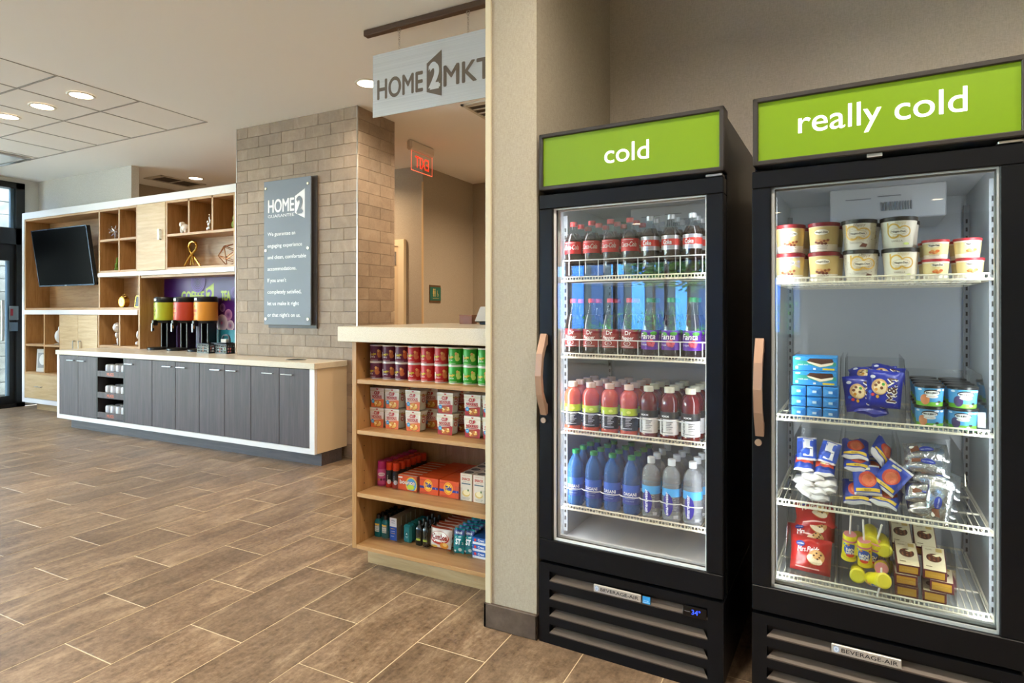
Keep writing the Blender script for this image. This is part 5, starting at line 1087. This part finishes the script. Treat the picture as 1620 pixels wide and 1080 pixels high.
d = Decal().poly([(-.063, .014), (-.02, .02), (.02, .012), (.063, .018), (.063, .03), (-.063, .034)], '#2f8f84').poly([(-.024, .032), (-.014, .041), (.052, .041), (.056, .030), (.02, .022)], '#4a2f26').poly([(-.024, .032), (.02, .022), (.056, .030), (.052, .022), (.036, .017), (.016, .013), (-.018, .026)], '#e9dcc0').ell(-.05, .039, .008, .003, '#e6e6e6').rect(.024, .004, .058, .010, '#d9c23a').rect(-.057, .006, -.049, .014, '#dfe8f0', 2, 1).rect(-.004, .004, .004, .010, '#dfe8f0', 2, 1).text('snack size', -.035, .018, .005, '#e0f0ee', fit=.03)
k_sb = carton('sandwich_box', 'box', 'printed ice cream sandwich boxes', .130, .115, .0465, '#2a86cc', d)
def wrapmake():
    o = MB().box(-.0225, .0225, 0, .11, 0, .0335, b=.003).build('wrapped_bar', P('foil_blue', '#2f84cc', .3)); tag(o, 'bar', 'ice cream bar', 'blue wrapped bars')
    d = Decal().poly([(-.021, .002), (0, .016), (-.021, .031)], '#4a9ade').poly([(.021, .002), (0, .016), (.021, .031)], '#1f6ab0').rect(-.006, .012, .006, .020, '#c4dcf0'); d.build('folded_end', on_front(), o); return o
k_wb = Kind(wrapmake)
for r_ in range(3):
    for i in range(3): put(k_wb, 'blue foil-wrapped bar, %s layer, %s from the left' % (('lowest', 'middle', 'top')[r_], ORD[i]), .129+.0472*i, .118+.002*(r_ % 2), z+.0352*r_)
for t_ in (0, 1): put(k_sb, 'printed blue sandwich box, %s of the two' % ('lower', 'upper')[t_], .1765, .120, z+.107+.048*t_)
z = bin_(.264, .430, 1, .185, 'clear bin holding the deep blue candy cookie bags')
BLUEF = P('bag_deep_blue', '#1f2f9e', .28)
d = Decal().text('M&M', .036, .018, .026, '#f2eee8', bold=.08, rot=math.pi/2, align='l', fit=.078).text('M&M', .036, .019, .026, '#4a2418', bold=.02, rot=math.pi/2, align='l', fit=.075).ell(-.012, .062, .024, .026, '#caa06a', 18, rot=.3).ell(-.010, .060, .019, .021, '#e6cfa2', 18, rot=.3)
for x, y, c_ in ((-.024, .066, '#6a3a20'), (-.016, .075, '#6a3a20'), (-.002, .071, '#3a9a3a'), (-.006, .058, '#6a3a20'), (-.022, .052, '#c98a2a'), (-.03, .035, '#c93030'), (-.016, .03, '#e0a82a'), (-.038, .044, '#2f6ad0')): d.ell(x, y, .005, .005, c_, 10)
d.ell(-.034, .093, .007, .005, '#dfe3ee')
k_mm = bag('cookie_bag', 'candy bag', 'deep blue candy cookie bags', .098, .118, .042, BLUEF, d, None, .6)
for i, (u, dd_, zz, rx, ry, rz, l) in enumerate(((.368, .152, .046, -14, 4, -4, 'facing forward at the right of the pile'), (.318, .160, .028, -20, -6, 6, 'standing at the left of the pile'), (.345, .21, .098, -62, -3, 14, 'lying across the top of the pile'), (.365, .22, .088, -48, 10, -8, 'tilted at the top right of the pile'), (.338, .148, -.008, -78, 3, 3, 'lying flat at the bottom of the pile'), (.320, .27, .02, -12, 2, 4, 'at the back of the bin'), (.37, .27, .05, -14, -4, -6, 'at the back right of the bin'))): put(k_mm, 'deep blue candy cookie bag ' + l, u, dd_, z+max(zz, 0)+(.026 if rx < -60 and zz < 0 else 0), (R(rx), R(ry), R(rz)))
z = bin_(.440, .628, 1, .150, 'clear bin holding small black-lidded ice cream cups')
def bj(c_, t2, nm):
    d = Decal().rect(-.08, .0, .08, .013, '#6fb03a', 30, 1).ell(-.018, .020, .012, .016, c_, 16).ell(.0, .042, .020, .009, '#2a2a30', 20).ell(.0, .040, .018, .0072, '#f2f2ee', 20).text("BEN & JERRY'S", 0, .0385, .005, '#1d1d20', bold=.05, fit=.03).ell(.0, .030, .015, .005, '#f2f2ee', 16).text(t2, 0, .0283, .0035, '#b0322c', fit=.022)
    for x in (-.03, .03, .016): d.ell(x, .05, .006, .003, '#e6f0f6', 12)
    d.ell(.018, .014, .005, .0035, '#26262a', 10).ell(.012, .008, .004, .003, '#f0f0ee', 10)
    return tub(nm, 'black lid cups', .0335, .0375, .0635, '#4f9ed2', 'b', d)
k_j1, k_j2 = bj('#d98a5a', 'peach cobbler', 'tan'), bj('#4a3a6a', 'cherry', 'violet')
for j, u in enumerate((.492, .574)):
    for tier in (0, 1):
        for r_ in range(4): put((k_j1, k_j2)[j], 'black-lidded blue ice cream cup, %s column, %s, %s from the front' % (('left', 'right')[j], ('lower', 'upper')[tier], ORD[r_]), u, .147+.081*r_, z+tier*.0642, (0, 0, random.uniform(-.2, .2)))
# third shelf: wrapped bars in three bins
z = bin_(.106, .248, 2, .185, 'clear bin holding blue wrapped cones with white ends')
WH = P('wrap_white', '#dcd8d4', .35)
d = Decal().rect(-.028, .026, .028, .052, '#c8452e', 6, 2).rect(-.030, .052, .030, .062, '#23409c', 6, 1).rect(-.014, .036, .004, .046, '#e0d8a0').rect(.006, .036, .016, .038, '#f2ece6').rect(.006, .041, .016, .043, '#f2ece6')
k_w1 = bag('wrapped_bar', 'ice cream bar', 'blue and red wrapped bars', .062, .074, .032, P('wrap_blue', '#23439e', .3), d, WH, 1.2)
k_w0 = bag('wrapped_bar', 'ice cream bar', 'white wrapped bar ends', .068, .060, .026, WH, Decal().rect(-.03, .05, .03, .06, '#23439e'), None, 2.2)
k_w2 = bag('wrapped_bar', 'ice cream bar', 'blue and white wrapped bars', .060, .078, .032, P('wrap_blue2', '#2f55b4', .3), Decal().rect(-.012, .012, .020, .070, '#dcdad8').rect(-.028, .02, -.016, .06, '#1d3a8c').rect(-.014, .035, .018, .037, '#5a5a5a'), WH, .2)
for i, (k, u, dd_, zz, rx, ry, rz, l) in enumerate(((k_w2, .150, .168, .120, -24, 0, 4, 'upright at the top left of the left bin'), (k_w2, .207, .175, .115, -24, 10, -14, 'leaning at the top right of the left bin'), (k_w1, .142, .150, .086, -56, 0, 0, 'red-fronted, upper left of the left bin'), (k_w1, .202, .150, .078, -56, 0, -3, 'red-fronted, upper right of the left bin'), (k_w0, .172, .140, .064, -80, 0, 8, 'white end in the middle of the left bin'), (k_w0, .140, .138, .046, -82, 6, -6, 'white end, middle left of the left bin'), (k_w0, .208, .138, .048, -80, -4, 3, 'white end, middle right of the left bin'), (k_w0, .205, .138, .030, -82, 0, -4, 'white end, lower right of the left bin'), (k_w0, .142, .134, .012, -40, 38, 6, 'white end standing at the lower left corner'), (k_w0, .178, .134, .022, -84, 2, -10, 'white end, lower middle of the left bin'), (k_w0, .186, .132, .003, -84, 2, 0, 'white end lowest in the left bin'), (k_w1, .17, .22, .02, -30, 0, 0, 'hidden behind the white ends'))): put(k, 'wrapped bar ' + l, u, dd_, z+zz+.010, (R(rx), R(ry), R(rz)))
z = bin_(.258, .408, 2, .185, 'clear bin holding crumpled red and blue wrapped bars')
d = Decal().ell(.002, .048, .027, .026, '#c9462e', 18).ell(.004, .046, .020, .019, '#d8704a', 16).rect(-.034, .010, .034, .020, '#e8c23a', 6, 1).text('bar', 0, .012, .006, '#2a2a2a', fit=.02).rect(-.02, .078, .012, .086, '#e6ddb0').rect(-.034, .022, -.024, .04, '#2444a8')
k_w3 = bag('wrapped_bar', 'ice cream bar', 'red and blue crumb bars', .078, .098, .034, P('wrap_royal', '#2444a8', .3), d, WH, 3.1)
for i, (u, dd_, zz, rx, ry, rz, l) in enumerate(((.330, .150, .036, -28, -4, 3, 'facing forward in the centre'), (.364, .160, .060, -30, 30, -24, 'leaning on the right side'), (.300, .170, .105, -58, 4, 6, 'on the upper left'), (.292, .185, .142, -60, 0, 0, 'at the top left'), (.355, .19, .150, -50, 60, 20, 'on its edge at the top'), (.300, .145, .004, -48, -6, 0, 'at the bottom left'), (.368, .140, .012, -66, 10, -12, 'with white flap at the bottom right'), (.34, .25, .05, -20, 0, 0, 'at the back'))): put(k_w3, 'red and blue wrapped bar %s of the middle bin' % l, u, dd_, z+zz+.006, (R(rx), R(ry), R(rz)))
z = bin_(.418, .580, 2, .185, 'clear bin holding silver foil wrapped ice cream sandwiches')
FOIL = P('silver_foil', '#c4c6c8', .22, .95); _v, _ = coords(FOIL, (1, 1, 1), False, src='Object'); bump(FOIL, noise(FOIL, _v, 34, 3, .5, 1.), .6, .008)
d = Decal().ell(.0, .034, .022, .010, '#2a3f9c', 18).text('ice cream', 0, .031, .006, '#e6eaf2', fit=.032).poly([(-.045, .022), (-.02, .03), (-.024, .046), (-.045, .042)], '#7a4a34').ell(-.040, .040, .008, .005, '#eee6da', 10)
k_f = bag('foil_sandwich', 'ice cream bar', 'silver foil wrapped sandwiches', .120, .070, .036, FOIL, d, None, 4.4)
for i, (u, dd_, zz, rx, ry, rz, l) in enumerate(((.492, .20, .150, -50, -3, 4, 'topmost'), (.486, .18, .115, -44, 8, -4, 'second from the top'), (.510, .165, .085, -60, 10, -6, 'third from the top, tilted'), (.508, .150, .062, -70, 8, -5, 'fourth from the top'), (.490, .145, .030, -40, 3, 3, 'in the middle with its emblem showing'), (.500, .138, .018, -76, -3, 0, 'second from the bottom'), (.496, .135, .0, -70, 2, 4, 'lowest'), (.548, .140, .004, -20, -80, 10, 'on end at the right'), (.5, .26, .05, -25, 0, 0, 'at the back'))): put(k_f, 'silver foil wrapped sandwich %s in the right bin' % l, u, dd_, z+zz+.012+(.03 if abs(ry) > 60 else 0), (R(rx), R(ry), R(rz)))
# lowest shelf
z = bin_(.090, .236, 3, .185, 'clear bin holding red cookie sandwich bags')
d = Decal().text('Mrs.Fields', -.008, .066, .017, '#f3ece6', shear=.25, bold=.01, rot=.12, fit=.07).ell(-.034, .088, .014, .009, '#23377e', 16).text('cookie', -.034, .086, .005, '#e6eaf2', fit=.02).ell(.018, .052, .028, .024, '#c99256', 20, rot=.4).ell(.014, .044, .026, .014, '#ecd9b4', 18, rot=-.3).ell(.024, .060, .018, .014, '#d2a062', 16)
for x, y in ((.02, .066), (.03, .054), (.012, .058), (.024, .048), (.034, .062)): d.ell(x, y, .0035, .003, '#4a2718', 8)
d.rect(-.045, .012, .03, .016, '#e2b0a4')
k_mf = bag('cookie_bag', 'cookie bag', 'red cookie sandwich bags', .122, .112, .040, P('bag_red', '#a3201e', .28), d, None, 5.3)
for i, (u, dd_, zz, rx, ry, rz, l) in enumerate(((.160, .150, .0, -18, 2, -2, 'standing at the front'), (.162, .185, .050, -46, -3, 5, 'leaning behind the front one'), (.158, .215, .085, -50, 3, -8, 'third from the front, higher up'), (.178, .24, .125, -56, -6, 8, 'topmost at the back'), (.168, .30, .06, -20, 0, 0, 'at the very back'))): put(k_mf, 'red cookie sandwich bag ' + l, u, dd_, z+zz+.004, (R(rx), R(ry), R(rz)))
z = bin_(.244, .388, 3, .185, 'clear bin holding yellow push-up ice pops')
def popmake():
    o = thing('push_up_pop', 'pop', 'ice pop', group='yellow push-up pops')
    b = MB().lathe([(.0195, 0), (.0205, .003), (.0215, .080), (.0205, .084)], 22).build('tube', P('tube_yellow', '#e0cf1e', .3), o)
    MB().lathe([(.0225, .078), (.023, .080), (.023, .088), (.018, .091)], 22).build('lid', P('pop_lid', '#e6d93a', .3), o)
    MB().cyl((0, 0, -.075), .003, .078, 'z', 8).build('stick', P('pop_stick', '#e6e2d6', .4), o); MB().lathe([(.0, -.001), (.019, -.001)], 20, caps=False).build('base_disc', P('pop_pink', '#d98a8a', .4), o)
    d = Decal().ell(.0, .046, .020, .022, '#2a55b4', 18).text('PUSH', 0, .052, .010, '#f2f0e4', bold=.06, fit=.026).text('POPS', 0, .040, .010, '#f2f0e4', bold=.06, fit=.028).ell(.0, .066, .012, .006, '#d8403a', 14).rect(-.03, .014, .03, .020, '#d06a8a', 8, 1)
    for x, c_ in ((-.018, '#d8403a'), (.018, '#3a8ad0'), (.006, '#e08a2a')): d.ell(x, .028, .004, .003, c_, 9)
    d.build('print', on_cyl(.0205, 0, .001/.08), b, .00014); return o
k_pp = Kind(popmake)
for i, (u, dd_, zz, rx, ry, rz, l) in enumerate(((.278, .165, .150, 166, 0, 190, 'upright at the left with stick up'), (.318, .158, .140, 164, 0, 172, 'upright in the middle with stick up'), (.352, .17, .135, 160, -14, 176, 'leaning right behind the front pair'), (.366, .15, .062, -96, -18, 0, 'end on, at the right'), (.336, .13, .030, 70, 0, 24, 'lying low in front'), (.364, .135, .026, -70, 0, -10, 'lying at the bottom right'), (.30, .25, .12, 100, 0, 0, 'pink end showing at the upper left'), (.335, .25, .150, 100, 0, 0, 'pink end showing at the top'), (.365, .25, .125, 96, 0, 6, 'pink end showing at the upper right'), (.300, .21, .022, 82, 0, 0, 'lying at the back'))): put(k_pp, 'yellow push-up pop ' + l, u, dd_, z+zz+.0, (R(rx), R(ry), R(rz)))
z = bin_(.394, .556, 3, .170, 'clear bin holding cream and maroon ice cream bar boxes')
TOPD = Decal().rect(-.028, .0, .028, .118, '#e2d3b0', 2, 2).ell(.0, .062, .020, .022, '#4a2418', 18)
for j in range(14): TOPD.ell(.013*math.sin(j*2.1), .062+.014*math.cos(j*1.3), .003, .0028, '#8a5636', 8)
TOPD.poly([(-.004, .072), (.018, .086), (.024, .078), (.006, .066)], '#e8dcae').rect(.006, .092, .022, .11, '#c9ab62').text('vanilla', -.012, .098, .006, '#3a2a20', fit=.018).rect(-.022, .012, -.006, .016, '#8a7a60')
d = Decal().rect(-.0245, .006, .0245, .0285, '#c9962e').text('ice cream bars', 0, .015, .005, '#e0b45a', fit=.034)
k_hb = carton('bar_box', 'box', 'cream and maroon bar boxes', .060, .120, .034, '#5a1622', d, TOPD)
for i, (u, dd_, zz, rx, rz, l) in enumerate(((.432, .114, .0, 0, 0, 'lowest left'), (.502, .112, .0, 0, -2, 'lowest right'), (.430, .114, .0345, 0, 1, 'second from bottom, left'), (.520, .113, .0345, 0, -4, 'second from bottom, right'), (.436, .117, .070, 16, 2, 'tilted at the front left'), (.503, .116, .068, 16, -2, 'tilted at the front right'), (.424, .228, .098, 20, 2, 'tilted at the back left'), (.488, .228, .098, 20, 0, 'tilted at the back right'))): put(k_hb, 'cream and maroon bar box, ' + l, u, dd_, z+zz, (R(rx), 0, R(rz)))
